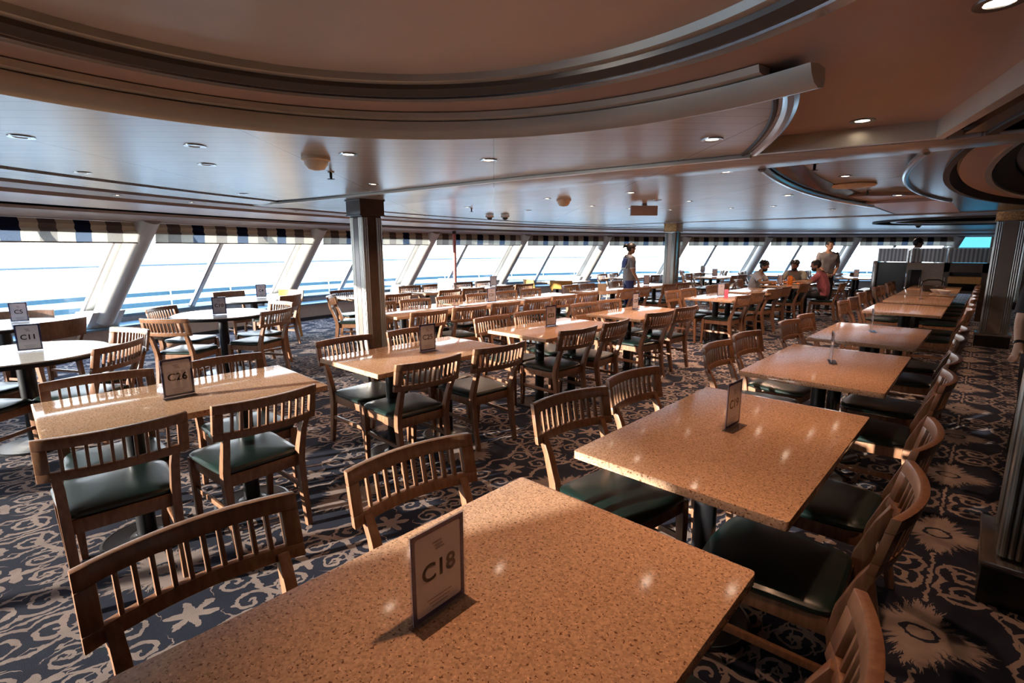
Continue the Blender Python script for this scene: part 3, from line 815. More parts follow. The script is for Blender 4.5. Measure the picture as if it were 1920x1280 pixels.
# around the round tables
def around(px, py, tx, ty, label, kind=None, grp=GCH, off=0):
    chair(px, py, math.degrees(math.atan2(ty - py, tx - px)) + off, label, grp, kind)
around(-6.28, 1.36, -6.93, 2.12, 'sunlit slat-back chair at the near left of round table C10', off=0)
around(-7.52, 1.62, -6.93, 2.12, 'slat-back chair between round table C10 and the window')
around(-6.22, 2.50, -6.93, 2.12, 'slat-back chair on the near right of round table C10')
around(-7.10, 2.92, -6.93, 2.12, 'bright-edged slat-back chair on the far right of round table C10')
around(-4.90, .74, -5.42, .22, 'slat-back chair on the near right of round table C11')
around(-5.72, .96, -5.42, .22, 'slat-back chair on the far right of round table C11')
around(-4.92, -.32, -5.42, .22, 'chair on the near left of round table C11, seat only in view')
around(-6.05, -.20, -5.42, .22, 'chair on the far left of round table C11')
around(-9.42, 3.02, -8.62, 3.12, 'plain solid-back chair between table C4 and the window', 'solid', GHON)
around(-8.02, 3.46, -8.62, 3.12, 'solid-back chair with reddish back facing table C4', 'solid', GHON)
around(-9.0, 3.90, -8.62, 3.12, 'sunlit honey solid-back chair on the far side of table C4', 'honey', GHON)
around(-6.95, .60, -7.62, .2, 'reddish solid-back chair behind the C11 sign', 'solid', GHON)
around(-8.28, .42, -7.62, .2, 'solid-back chair behind the C5 sign', 'solid', GHON)

# ------------------------------------------------------------------ table signs
def text_mesh(txt, size, mat, name, parent, loc, flip=False):
    cu = bpy.data.curves.new(name, 'FONT'); cu.body = txt; cu.size = size; cu.align_x = 'CENTER'; cu.align_y = 'CENTER'; cu.extrude = .0003; cu.offset = size * .006
    o = bpy.data.objects.new(name, cu); C.objects.link(o)
    dg = bpy.context.evaluated_depsgraph_get(); me = bpy.data.meshes.new_from_object(o.evaluated_get(dg))
    bpy.data.objects.remove(o); bpy.data.curves.remove(cu)
    bo = MB()
    for dx, dy in ((-.016, 0), (.016, 0), (0, -.012), (0, .012), (0, 0)):
        bo.add([(v.co.x + dx * size, v.co.y + dy * size, v.co.z) for v in me.vertices], [tuple(p.vertices) for p in me.polygons])
    bpy.data.meshes.remove(me); me = bpy.data.meshes.new(name); me.from_pydata(bo.v, [], bo.f); me.materials.append(mat)
    q = bpy.data.objects.new(name, me); C.objects.link(q); q.parent = parent
    q.matrix_local = Matrix.Translation(loc) @ Matrix.Rotation(PI if flip else 0, 4, 'Z') @ Matrix.Rotation(PI / 2, 4, 'X')
    return q
def rframe(w, h, b, r, y0, y1, cz):
    def rr(w, h, r):
        p = []
        for cx, cy, a in ((1, 1, 0), (-1, 1, 90), (-1, -1, 180), (1, -1, 270)):
            for k in range(4): d = R_(a + 30 * k); p.append(V2(cx * (w / 2 - r) + r * cos(d), cy * (h / 2 - r) + r * sin(d)))
        return p
    mb = MB().plate([rr(w, h, .001), rr(w - 2 * b, h - 2 * b, r)], y0, y1)
    mb.v = [(x, -z, y + cz) for x, y, z in mb.v]; return mb
SIGN_N = [0]
def sign(num, x, y, ang, label, w=.148, h=.205, full=True, zt=.75):
    """acrylic stand: local x along the sheet, -y the side that faces the viewer"""
    t = thing('table_sign', label, 'sign', (x, y, zt), R_(ang), 'table number signs')
    MB().box((0, -.012, .0025), (w + .006, .05, .004)).build('base_plate', ACRYLB, t)
    sh = MB().box((0, -.0022, .006 + h / 2), (w + .008, .0015, h + .012)); sh.box((0, .0022, .006 + h / 2), (w + .008, .0015, h + .012)); sh.box((0, 0, .012 + h), (w + .008, .006, .0015))
    sh.build('acrylic_sheet', ACRYL, t)
    MB().box((0, 0, .010 + h / 2), (w, .0006, h)).build('paper_insert', PAPER, t)
    for fl in ((False, True) if full else (False,)):
        s = 1 if fl else -1
        o = rframe(w, h, .0105, .007, .0004, .0008, .010 + h / 2).build('border', NAVYB, t)
        if fl: o.rotation_euler = (0, 0, PI)
        if num: text_mesh(num, .056 if len(num) > 2 else .06, INK, 'number', t, (0, s * .0009, .010 + h * .50), fl)
        l = MB(); cz = .010 + h * .82
        for k in range(3): l.box((-.0 + .004 * (k - 1), s * .0008, cz - .008 * k), (.026 - .003 * (k % 2), .0004, .004))
        for k in range(3): l.box((0, s * .0008, .010 + h * .19 - .009 * k), (.07 - .012 * k, .0004, .0025))
        l.build('small_print', FAINT, t)
    return t
sign('C18', -.797, .62, 92, 'clear acrylic sign reading C18 on the front table')
sign('C19', -.755, 2.27, 87, 'clear acrylic sign reading C19 on the second aisle row table')
sign('C26', -3.145, .71, 92, 'acrylic sign reading C26 standing on the half sunlit table')
sign('C25', -3.14, 2.40, 88, 'acrylic sign reading C25 on the brown table')
sign('C23', -3.24, 4.07, 83, 'acrylic sign reading C23 on the reddish table')
sign('C22', -3.33, 5.96, 89, 'acrylic sign standing on the orange-lit table behind C23')
sign('C11', -5.45, .27, 80, 'acrylic sign reading C11 on the round table at the left edge')
sign('C10', -6.78, 2.05, 75, 'acrylic sign reading C10 on its round table')
sign('C5', -7.72, .34, 80, 'acrylic sign reading C5 on the window table behind C11')
sign('C4', -8.68, 3.27, 75, 'acrylic sign reading C4 on the round window table')
sign('C21', -5.34, 5.29, 75, 'acrylic sign reading C21 in the third table row')
sign('', -.735, 4.11, 106, 'acrylic sign seen edge-on on the table behind C19', full=False)
sign('', -.753, 5.93, 103, 'acrylic sign seen edge-on on the fourth aisle row table', full=False)
sign('', -.72, 10.3, 98, 'slim acrylic sign on the sixth aisle row table', full=False)
sign('', -.60, 13.3, 98, 'slim acrylic sign on the last aisle row table', full=False)
sign('', -.98, 13.2, 98, 'short acrylic sign left of another on the last aisle row table', full=False)
for (px, py, lb) in ((907, 536, 'small sign on the white table in front of the red pole'), (1358, 562, 'reddish sign on the pale table beyond C22'), (1200, 540, 'sign on the table behind the waitress'),
                 (1470, 528, 'sign on the table in front of the seated men')):
    p = {907: (-7.62, 7.6), 1358: (-3.2, 8.55), 1200: (-5.4, 10.1), 1470: (-3.25, 12.0)}[px]
    sign('', p[0], p[1], 62, lb, full=False)
for k, x, y, lb in (('F1', -5.6, 14.4, 'dark sign on the far table right of the pillar'), ('F2', -6.9, 16.7, 'dark sign on the far window table behind the pillar'), ('F4', -2.6, 16.6, 'dark blue sign on the far table right of the standing man'),
                    ('F5', -7.3, 12.6, 'grey sign on the window table behind the waitress')):
    sign('', x, y, 45, lb, full=False)

# ------------------------------------------------------------------ blinds
F_BACK = simple('blind_light_block', (.3, .25, .2), .9)
def blind(i, label):
    a0, a1 = T0 + i * DT + .0075, T0 + (i + 1) * DT - .0075
    root = thing('window_blind', label, 'blind', (0, 0, 0), 0, 'striped window blinds')
    nst = 15; mats = [F_BEIGE, F_GREY, F_BEIGE, F_NAVY]
    up_, lo = MB(), MB()
    for k in range(nst):
        for q in range(3):
            b0, b1 = a0 + (a1 - a0) * (k + q / 3) / nst, a0 + (a1 - a0) * (k + (q + 1) / 3) / nst
            w0, w1 = .006 * sin((k + q / 3) * 2.1), .006 * sin((k + (q + 1) / 3) * 2.1)
            mi = {0: 0, 1: 1, 2: 0, 3: 2}[k % 4]
            zs = [(16.44, 1.893), (16.415, 1.84), (16.43, 1.79), (16.40, 1.745)]
            for (r0, z0), (r1, z1) in zip(zs, zs[1:]):
                up_.add([arc(r0 + w0, b0, z0), arc(r0 + w1, b1, z0), arc(r1 + w1, b1, z1), arc(r1 + w0, b0, z1)], [(0, 1, 2, 3)], mi)
            sag = lambda t: -.012 * (1 - (2 * t - 1) ** 2)
            t0_, t1_ = (k + q / 3) / nst, (k + (q + 1) / 3) / nst
            zs = [(16.42, 1.75), (16.43, 1.68), (16.43, 1.625)]
            for (r0, z0), (r1, z1) in zip(zs, zs[1:]):
                e = 1 if z1 < 1.65 else 0; e0 = 1 if z0 < 1.65 else 0
                lo.add([arc(r0 + w0, b0, z0 + sag(t0_) * e0), arc(r0 + w1, b1, z0 + sag(t1_) * e0), arc(r1 + w1, b1, z1 + sag(t1_) * e), arc(r1 + w0, b0, z1 + sag(t0_) * e)], [(0, 1, 2, 3)], mi)
    m3 = [F_BEIGE, F_GREY, F_NAVY]
    up_.build('folded_cloth', m3, root, smooth=60); lo.build('hanging_cloth', [S_BEIGE, S_GREY, S_NAVY], root, smooth=60)
    sweep([(16.45, 1.893), (16.47, 1.893), (16.47, 1.75), (16.45, 1.75)], a0, a1, 8).build('light_block_board', F_BACK, root)  # unseen opaque board added so the folded part blocks daylight
    sweep([(16.425, 1.612), (16.445, 1.612), (16.445, 1.63), (16.425, 1.63)], a0, a1, 8).build('bottom_bar', GREYFR, root)
bl_names = {-1: 'striped blind at the far left edge above the C5 table', 0: 'striped blind above tables C10 and C4', 1: 'striped blind partly behind the near pillar',
            2: 'striped blind crossed by the red pole', 3: 'striped blind right of the red pole, above the honey chairs', 4: 'striped blind above the waitress and left of the far pillar',
            5: 'striped blind just right of the far pillar', 6: 'striped blind above the standing man', 7: 'striped blind above the serving counter screens', -2: 'striped blind outside the view, second left of table C5'}
for i in range(-1, 8): blind(i, bl_names[i])

# ------------------------------------------------------------------ ceiling fittings
DLP = None
def downlight(x, y, z, lit, label, r=.055):
    t = thing('downlight', label, 'ceiling light', (x, y, z), 0, 'recessed downlights')
    MB().lathe([(r * .58, .004), (r * .62, -.004), (r, -.005), (r * 1.02, .002)], 24).build('ring', STEEL, t)
    MB().lathe([(.001, -.001), (r * .56, -.001), (r * .56, .003), (.001, .003)], 20).build('lamp', LAMP if lit else LAMPOFF, t)
    return t
DL = [(40, 256, 0, 'unlit downlight at the left edge of the slatted ceiling'), (366, 273, 0, 'downlight above table C26, first of two close together'), (388, 308, 0, 'downlight nearer the windows, of two close together left of the detector'),
      (653, 289, 1, 'lit downlight right of the smoke detector'), (916, 300, 1, 'lit downlight in the middle of the slatted panel'), (1335, 261, 1, 'lit downlight beside the chrome ceiling edge'),
      (1108, 341, 1, 'lit downlight just beyond the ceiling beam'), (912, 356, 1, 'downlight beyond the beam, above the third row'), (757, 370, 1, 'downlight just right of the near pillar'),
      (1360, 322, 1, 'lit downlight beyond the beam, left of the oval recess'), (1183, 361, 1, 'downlight left of the exit box'), (1232, 375, 0, 'downlight behind the exit box'), (1477, 366, 1, 'downlight left of the oval ceiling rim'),
      (990, 394, 0, 'small downlight near the far window bands'), (155, 323, 0, 'downlight beside the first dark ceiling groove'), (455, 363, 0, 'downlight at the corner of the dark groove')]
for px, py, lit, lb in DL:
    p = on_plane(px, py, ZC); downlight(p.x, p.y, ZC, lit, lb)
for px, py, z, lb in ((1617, 226, zu, 'lit downlight in the warm brown recess'), (1875, 3, zu, 'lit downlight at the upper right corner'), (1585, 330, zu, 'lit downlight in the oval recess, nearer one'),
                      (1628, 350, zu, 'lit downlight in the oval recess, farther one'), (1685, 366, 2.1, 'lit downlight at the far step of the oval recess')):
    p = on_plane(px, py, z); downlight(p.x, p.y, z, 1, lb)
for k, (px, a) in enumerate(((13, 0), (203, 0), (350, 0), (568, 0), (797, 0))):
    lb = ('leftmost', 'second from left', 'third from left', 'fourth from left', 'fifth from left')[k] + ' small lit downlight in the narrow window band'
    # the band at R 14.8
    y = {13: 340, 203: 366, 350: 379, 568: 395, 797: 409}[px]
    p = on_plane(px, y, 2.078); v = Vector((p.x - CX, p.y - CY)); v = v * (14.8 / v.length)
    downlight(CX + v.x, CY + v.y, 2.077, 1, lb, .04)
for px, py, r, lb in ((592, 303, .085, 'beige dome smoke detector on the slatted ceiling, nearer one'), (1057, 377, .085, 'beige dome detector on the ceiling beyond the beam')):
    p = on_plane(px, py - (8 if px < 700 else 3), ZC)
    t = thing('smoke_detector', lb, 'detector', (p.x, p.y, ZC), 0, 'dome detectors')
    MB().lathe([(r, 0), (r, -.018), (r * .9, -.022)], 28).build('base_ring', CREAM, t)
    MB().lathe([(r * .85, -.02), (r * .8, -.045), (r * .55, -.07), (.01, -.078)], 28).build('dome', CREAM, t)
for px, py, z, lb in ((620, 322, ZC, 'small sprinkler head near the dome detector'), (1528, 306, zu, 'sprinkler head hanging in the oval recess'), (884, 390, ZC, 'small sprinkler beyond the near pillar'), (1627, 356, zu, 'farther sprinkler in the oval recess')):
    p = on_plane(px, py, z)
    t = thing('sprinkler', lb, 'sprinkler', (p.x, p.y, z), 0, 'ceiling sprinklers')
    MB().lathe([(.03, 0), (.028, -.006), (.012, -.01)], 16).build('rose', CHROME, t)
    MB().lathe([(.010, -.008), (.010, -.04), (.006, -.05)], 10).build('stem', BLACK, t)
    MB().lathe([(.026, -.05), (.026, -.054), (.004, -.056)], 12).build('deflector', BLACK, t)
p = on_plane(1208, 381, ZC)
t = thing('exit_box', 'pale hanging exit sign box on the ceiling before the far pillar', 'sign', (p.x, p.y, ZC), R_(47))
MB().box((0, 0, -.09), (.34, .05, .12)).build('housing', PINK, t, bevel=.006); MB().box((0, 0, -.015), (.06, .04, .03)).build('bracket', STEEL, t)
p = on_plane(1600, 345, zu)
t = thing('ceiling_speaker', 'large round pale ceiling diffuser in the oval recess', 'ceiling fitting', (p.x, p.y, zu))
MB().lathe([(.19, 0), (.2, -.012), (.17, -.03), (.13, -.034)], 36).build('rim', CREAM, t); MB().lathe([(.125, -.02), (.12, -.028), (.01, -.028)], 30).build('disc', TAN, t)
for px, py, lb in ((918, 404, 'left dome camera on the far window band'), (947, 404, 'right dome camera on the far window band'), (1722, 421, 'dome camera above the serving counter')):
    p = on_plane(px, py, 2.085); 
    t = thing('dome_camera', lb, 'camera', (p.x, p.y, 2.088), 0, 'dome cameras')
    MB().lathe([(.07, .003), (.07, -.03), (.055, -.035)], 20).build('housing', WHITE, t); MB().sphere((0, 0, -.035), (.05, .05, .045)).build('dome', BLACKP, t)

# ------------------------------------------------------------------ odd things
t = thing('red_pole', 'slim red pole from window ledge to header with dark bracket', 'pole', (-9.38, 8.05, 0))
MB().lathe([(.042, .0), (.042, 1.9)], 14).build('shaft', REDP, t)
MB().lathe([(.045, 1.88), (.045, 1.99)], 14).build('bracket', GROOVE, t); MB().lathe([(.06, 0), (.06, .02), (.03, .03)], 14).build('foot', GROOVE, t)
# poster on an easel
p = on_plane(833, 574, .42)
t = thing('poster_stand', 'white poster with blue lower part on an easel by the window ledge', 'poster', (p.x, p.y, 0), R_(40))
MB().hexa([Vector((-.15, -.01, .42)), Vector((.15, -.01, .42)), Vector((.15, .01, .42)), Vector((-.15, .01, .42))], [Vector((-.13, .1, .96)), Vector((.17, .1, .96)), Vector((.17, .12, .96)), Vector((-.13, .12, .96))]).build('board', WHITE, t)
MB().hexa([Vector((-.135, -.012, .44)), Vector((.135, -.012, .44)), Vector((.135, -.0, .44)), Vector((-.135, -.0, .44))], [Vector((-.13, .03, .64)), Vector((.14, .03, .64)), Vector((.14, .042, .64)), Vector((-.13, .042, .64))]).build('blue_picture', TEAL, t)
for q in ((-.14, -.06), (.14, -.06), (0, .35)): MB().tube([(q[0], q[1], 0), (q[0] * .4, .115, .9)], .011, 6).build('leg', BLACK, t)

# things on tables
p = Vector((-5.4, 8.35, .75))
o = MB().box((0, 0, .06), (.16, .12, .12)).build('menu_box', TANBOX, loc=p, rz=.5, bevel=.004); tag(o, 'tan box standing on the white-lit third row table', 'box')
o = MB().box((0, 0, .07), (.06, .05, .14)).build('drink_carton', PINKBOX, loc=(-3.02, 8.3, .75), rz=.4, bevel=.004); tag(o, 'pink carton on the pale table beyond C22', 'carton')
def plate_food(x, y, lb, lb2):
    t = MB().lathe([(.06, 0), (.07, .004), (.12, .018), (.125, .022), (.118, .02), (.065, .008), (.001, .008)], 28).build('dinner_plate', CHINA, loc=(x, y, .75)); tag(t, lb, 'plate', 'plates on the diners table')
    f = MB()
    for k in range(7): a = k * 2.4; f.sphere((.035 * cos(a) * (k % 3), .035 * sin(a) * (k % 3), .022 + .008 * (k % 2)), (.028, .024, .018), 8, 5)
    f = f.build('food_portion', ORANGE, loc=(x, y, .75)); tag(f, lb2, 'food', 'food on the diners table'); f['kind'] = 'stuff'
plate_food(-3.42, 12.15, 'white plate in front of the diner in the grey shirt', 'orange food heaped on the plate of the grey-shirted diner')
plate_food(-3.30, 12.68, 'white plate in front of the diner in the olive shirt', 'orange food heaped on the plate of the olive-shirted diner')
plate_food(-2.98, 12.42, 'white plate in front of the diner in maroon', 'orange food heaped on the plate of the maroon-shirted diner')
t = thing('juice_pitcher', 'orange juice pitcher standing on the diners table', 'pitcher', (-3.17, 12.45, .75))
MB().lathe([(.05, 0), (.055, .02), (.055, .15), (.045, .17), (.05, .19)], 20).build('body', ORANGE, t); MB().tube([(.05, 0, .15), (.09, 0, .14), (.09, 0, .06), (.055, 0, .05)], .008, 6).build('handle', ORANGE, t)
t = thing('water_bottle', 'clear tall bottle on the diners table', 'bottle', (-3.25, 11.85, .75))
MB().lathe([(.03, 0), (.032, .01), (.032, .16), (.013, .2), (.013, .225)], 16).build('body', ACRYL, t); MB().lathe([(.015, .222), (.015, .24)], 12).build('cap', TEAL, t)
# black basket with handle on the last tables
t = thing('black_basket', 'black open basket with a high handle on the last aisle row tables', 'basket', (-.70, 12.25, .75), .4)
MB().lathe([(.15, 0), (.18, .09), (.185, .10), (.175, .10), (.145, .012), (.001, .012)], 20).build('body', BLACKP, t)
MB().tube([(-.18, 0, .09), (-.17, 0, .17), (-.08, 0, .215), (.08, 0, .215), (.17, 0, .17), (.18, 0, .09)], .014, 8).build('handle', BLACKP, t)
for k, (x, y, lb) in enumerate(((-.50, 11.72, 'pale bowl on the seventh aisle row table, nearer one'), (-.62, 11.98, 'pale bowl on the seventh aisle row table, farther one'))):
    o = MB().lathe([(.05, 0), (.06, .01), (.10, .05), (.105, .055), (.095, .05), (.05, .014), (.001, .014)], 24).build('serving_bowl', CHINA, loc=(x, y, .75)); tag(o, lb, 'bowl', 'bowls on the aisle row')

# serving counter with ribbed screens
t = thing('serving_counter', 'dark serving counter with ribbed screen panels behind the aisle row', 'counter', (-.95, 14.55, 0))
MB().box((-.97, .3, .62), (.09, .75, 1.25)).build('end_panel', STEEL, t, bevel=.006)
MB().box((-.66, .05, .61), (.54, .06, 1.22)).build('dark_panel', BLACKP, t)
b = MB().box((-.06, .05, .61), (.64, .06, 1.22)); b.build('beige_panel', BENCHP, t)
MB().box((-.22, .0, .85), (.2, .06, .42)).build('menu_board', DARKC, t)
MB().box((-.32, -.01, .78), (.06, .06, .56)).build('post', BLACKP, t)
b = MB().box((.62, .05, 1.13), (.72, .06, .2)); b.box((.31, .05, .61), (.1, .06, 1.22)); b.box((.93, .05, .61), (.1, .06, 1.22)); b.build('hatch_frame', BROWNW, t)
MB().box((.62, .42, .8), (.56, .04, .5)).build('hatch_back', BLACK, t)
MB().box((.62, .2, .86), (.54, .4, .14)).build('hatch_shelf', WOODY, t)
MB().box((0, .38, .6), (2.0, .5, .06)).build('worktop', STEEL, t)
for x0, x1 in ((-.98, -.38), (-.36, .28), (.30, .98)):
    MB().box(((x0 + x1) / 2, .05, 1.385), (x1 - x0 - .03, .015, .30)).build('screen_panel', RIBBED, t)
    for xx in (x0 + .02, x1 - .02): MB().box((xx, .04, 1.37), (.03, .04, .33)).build('screen_post', CHROME, t)
MB().box((0, .05, 1.545), (1.98, .03, .015)).build('top_rail', CHROME, t)
t = thing('side_counter', 'dark wooden side counter beyond the right pillar', 'counter', (1.55, 13.9, 0))
MB().box((0, 0, .4), (1.7, .6, .8)).build('body', BROWNW, t); MB().box((0, -.02, .83), (1.8, .7, .05)).build('worktop', WOOD, t, bevel=.006)
for k in range(3): MB().box((-.55 + .55 * k, -.31, .4), (.46, .02, .6)).build('door', BROWNW, t, bevel=.006)

# ------------------------------------------------------------------ outside
dk = [arc(18.0, A0 - .1 + (A1 - A0 + .2) * k / 50) for k in range(51)] + [arc(23.5, A1 + .1 - (A1 - A0 + .2) * k / 50) for k in range(51)]
struct(MB().plate([dk], -.3, -.15).build('outside_deck', DECK))
struct(MB().box((-300, 100, -14), (1200, 1200, .2)).build('sea', SEA))
t = thing('deck_railing', 'pale metal deck railing with horizontal bars outside the windows', 'railing')
for k, (z, r) in enumerate(((1.16, .022), (1.0, .009), (.86, .009), (.72, .009))):
    mb = MB(); mb.tube([arc(21.5, A0 + (A1 - A0) * j / 60, z) for j in range(61)], r, 6); mb.build('rail', RAILP if k == 0 else RAILT, t)
sweep([(21.5, .20), (21.6, .20), (21.6, .31), (21.5, .31)], A0, A1).build('toe_board', BLUEB, t)
sweep([(21.55, .44), (21.65, .44), (21.65, .53), (21.55, .53)], A0, A1).build('pipe_band', BLUEB, t)
for j in range(34):
    a = A0 + (A1 - A0) * (j + .5) / 34
    MB().tube([arc(21.5, a, -.15), arc(21.5, a, 1.16)], .02, 6).build('post', RAILT, t)
random.seed(3)
mb = MB()
for k in range(40):
    a = -1.2 + 2.4 * k / 39; d = 420 + random.uniform(-30, 30); h = random.uniform(3, 8)
    mb.box((CX - d * cos(a), CY + d * sin(a), -14 + h / 2), (18, 24, h), PI - a)
o = struct(mb.build('shore', HAZE))

# ------------------------------------------------------------------ people
def skin_eval(verts, edges, rads, root=0, sub=1):
    me = bpy.data.meshes.new('tmp'); me.from_pydata([tuple(v) for v in verts], edges, [])
    o = bpy.data.objects.new('tmp', me); C.objects.link(o)
    md = o.modifiers.new('s', 'SKIN'); md.use_smooth_shade = True
    for i, r in enumerate(rads):
        r = r if isinstance(r, tuple) else (r, r)
        me.skin_vertices[0].data[i].radius = r; me.skin_vertices[0].data[i].use_root = (i == root)
    sb = o.modifiers.new('u', 'SUBSURF'); sb.levels = sub; sb.render_levels = sub
    dg = bpy.context.evaluated_depsgraph_get(); ev = bpy.data.meshes.new_from_object(o.evaluated_get(dg))
    vs = [tuple(v.co) for v in ev.vertices]; fs = [tuple(p.vertices) for p in ev.polygons]
    bpy.data.objects.remove(o); bpy.data.meshes.remove(me); bpy.data.meshes.remove(ev)
    return vs, fs
def remesh(mb, name, mat, parent, vox=.008):
    me = bpy.data.meshes.new('tmp'); me.from_pydata(mb.v, [], mb.f)
    o = bpy.data.objects.new('tmp', me); C.objects.link(o)
    md = o.modifiers.new('r', 'REMESH'); md.mode = 'VOXEL'; md.voxel_size = vox; md.use_smooth_shade = True
    sm = o.modifiers.new('m', 'SMOOTH'); sm.iterations = 3; sm.factor = .5
    dg = bpy.context.evaluated_depsgraph_get(); ev = bpy.data.meshes.new_from_object(o.evaluated_get(dg))
    bpy.data.objects.remove(o); bpy.data.meshes.remove(me)
    ev.name = name; ev.materials.clear(); ev.materials.append(mat)
    ev.polygons.foreach_set('use_smooth', [True] * len(ev.polygons))
    q = bpy.data.objects.new(name, ev); C.objects.link(q); q.parent = parent; return q
def L(a, b, t): return Vector(a) * (1 - t) + Vector(b) * t
def hand_chain(V, E, Rd, wi, wrist, direc, thumb_side, curl=.35, up=Vector((0, 0, 1))):
    """palm, four unequal bent fingers and a thumb that leaves the side of the palm"""
    d = Vector(direc).normalized(); s = Vector(thumb_side).normalized(); n = d.cross(s).normalized()
    def put(p, r, par): V.append(Vector(p)); Rd.append(r); E.append((par, len(V) - 1)); return len(V) - 1
    palm = put(Vector(wrist) + d * .05, (.030, .016), wi)
    for k, (off, ln) in enumerate(((.027, .068), (.009, .076), (-.009, .070), (-.026, .054))):
        k0 = put(Vector(wrist) + d * .092 + s * off, .0095, palm)
        k1 = put(Vector(V[k0]) + d * ln * .5 + n * ln * curl * .3, .0085, k0)
        put(Vector(V[k1]) + d * ln * .4 + n * ln * curl * .6, .0075, k1)
    t0 = put(Vector(wrist) + d * .035 + s * .032, .011, palm)
    put(Vector(V[t0]) + d * .035 + s * .022 + n * .01, .009, t0)
def person(name, label, loc, rz, J, skin, shirt, legs, hair='short', beard=False, height=1.0, sleeves=.6, female=False, collar=None, skirt=False, look=(0, 0)):
    t = thing(name, label, 'person', loc, rz, 'people in the dining room'); t.scale = (height,) * 3
    g = lambda k, s=1: Vector((J[k][0] * s, J[k][1], J[k][2]))
    V = [Vector(J['pelvis']), Vector(J['belly']), Vector(J['chest']), Vector(J['neck']), Vector(J['skull'])]
    Rd = [(.165, .125), (.155, .115), (.175, .125), (.058, .058), (.05, .055)]
    E = [(0, 1), (1, 2), (2, 3), (3, 4)]
    sh, up_arm = {}, {}
    for s in (-1, 1):
        suf = 'R' if s > 0 else 'L'
        q = lambda k: Vector(J[k + suf]) if k + suf in J else g(k, s)
        a = len(V); V += [q('shoulder'), L(q('shoulder'), q('elbow'), .5), q('elbow'), L(q('elbow'), q('wrist'), .45), q('wrist')]
        Rd += [.062, .052, .042, .039, .028]; E += [(2, a), (a, a + 1), (a + 1, a + 2), (a + 2, a + 3), (a + 3, a + 4)]
        hand_chain(V, E, Rd, a + 4, q('wrist'), q('hand'), q('thumb'))
        a = len(V); V += [q('hip'), L(q('hip'), q('knee'), .5), q('knee'), L(q('knee'), q('ankle'), .35), q('ankle'), q('toe')]
        Rd += [.082, .075, .055, .05, .036, (.036, .026)]; E += [(0, a), (a, a + 1), (a + 1, a + 2), (a + 2, a + 3), (a + 3, a + 4), (a + 4, a + 5)]
    vs, fs = skin_eval(V, E, Rd)
    mb = MB().add(vs, fs)
    hc = Vector(J['head']); hy = R_(look[0]); hp = R_(look[1])
    HM = Matrix.Translation(hc) @ Matrix.Rotation(hy, 4, 'Z') @ Matrix.Rotation(hp, 4, 'X')
    hm = MB().sphere((0, 0, .015), (.073, .092, .098), 20, 14)
    hm.sphere((0, .022, -.055), (.052, .062, .058), 16, 10)                                      # jaw
    hm.add(*((lambda m: (m.v, m.f))(MB().tube([(0, .084, .022), (0, .102, -.012), (0, .09, -.02)], [.008, .014, .008], 8))))   # nose
    for s in (-1, 1): hm.sphere((s * .073, -.005, -.005), (.012, .02, .03), 8, 6); hm.sphere((s * .03, .076, .03), (.02, .012, .007), 8, 5)
    mb.add([HM @ Vector(v) for v in hm.v], hm.f)
    body = remesh(mb, 'body', skin, t, .0075)
    # clothing follows the body surface, bone by bone
    segs = [(J['pelvis'], J['belly'], 'low'), (J['belly'], J['chest'], 'torso'), (J['chest'], J['neck'], 'collar'), (J['neck'], J['head'], 'skin')]
    for s in (-1, 1):
        suf = 'R' if s > 0 else 'L'
        q = lambda k: Vector(J[k + suf]) if k + suf in J else g(k, s)
        wr = q('wrist'); segs += [(J['chest'], q('shoulder'), 'torso'), (q('shoulder'), q('elbow'), 'sleeve'), (q('elbow'), wr, 'skin'), (wr, wr + Vector(q('hand')).normalized() * .17, 'skin'),
                 (J['pelvis'], q('hip'), 'hip'), (q('hip'), q('knee'), 'leg'), (q('knee'), q('ankle'), 'shin'), (q('ankle'), q('toe'), 'skin')]
        an, to = q('ankle'), q('toe')
        MB().tube([an + (an - to).normalized() * .06 + Vector((0, 0, -.03)), an + Vector((0, 0, -.03)), L(an, to, .6) + Vector((0, 0, -.012)), to + (to - an).normalized() * .03], [.03, .046, .044, .03], 12).build('shoe', BLACKP, t)
        if collar: MB().tube([L(q('shoulder'), q('elbow'), sleeves - .05), L(q('shoulder'), q('elbow'), sleeves + .03)], .062, 14).build('cuff_band', collar, t)
    bme = body.data; nv = len(bme.vertices)
    co = np.empty(nv * 3); bme.vertices.foreach_get('co', co); co = co.reshape(-1, 3)
    no = np.empty(nv * 3); bme.vertices.foreach_get('normal', no); no = no.reshape(-1, 3)
    best = np.full(nv, 9.0); bi = np.zeros(nv, int); bt = np.zeros(nv)
    for k, (a, b, lab) in enumerate(segs):
        a = np.array(a); d = np.array(b) - a; tt = np.clip(((co - a) @ d) / (d @ d), 0, 1)
        r0 = {'torso': .07, 'low': .08, 'collar': .05, 'hip': .06, 'leg': .04}.get(lab, 0)
        ds = np.linalg.norm(co - a - tt[:, None] * d, axis=1) - r0
        m = ds < best; best[m] = ds[m]; bi[m] = k; bt[m] = tt[m]
    labs = np.array([q[2] for q in segs])[bi]
    top = (labs == 'torso') | (labs == 'low') | ((labs == 'collar') & (bt < .72)) | ((labs == 'sleeve') & (bt < sleeves)) | ((labs == 'hip') & (co[:, 2] > J['pelvis'][2] - .02))
    bot = (labs == 'hip') | (labs == 'leg') | ((labs == 'shin') & (bt < .95)) | ((labs == 'low') & (bt < .5))
    for nm, mask, off, mt in (('shirt', top, .016, shirt), ('trousers', bot, .011, legs)):
        c2 = co + no * off; idx = np.cumsum(mask) - 1; cm = MB(); cm.v = [tuple(v) for v in c2[mask]]
        cm.f = [tuple(int(idx[i]) for i in p.vertices) for p in bme.polygons if all(mask[i] for i in p.vertices)]; cm.m = [0] * len(cm.f)
        cm.build(nm, mt, t, smooth=80)
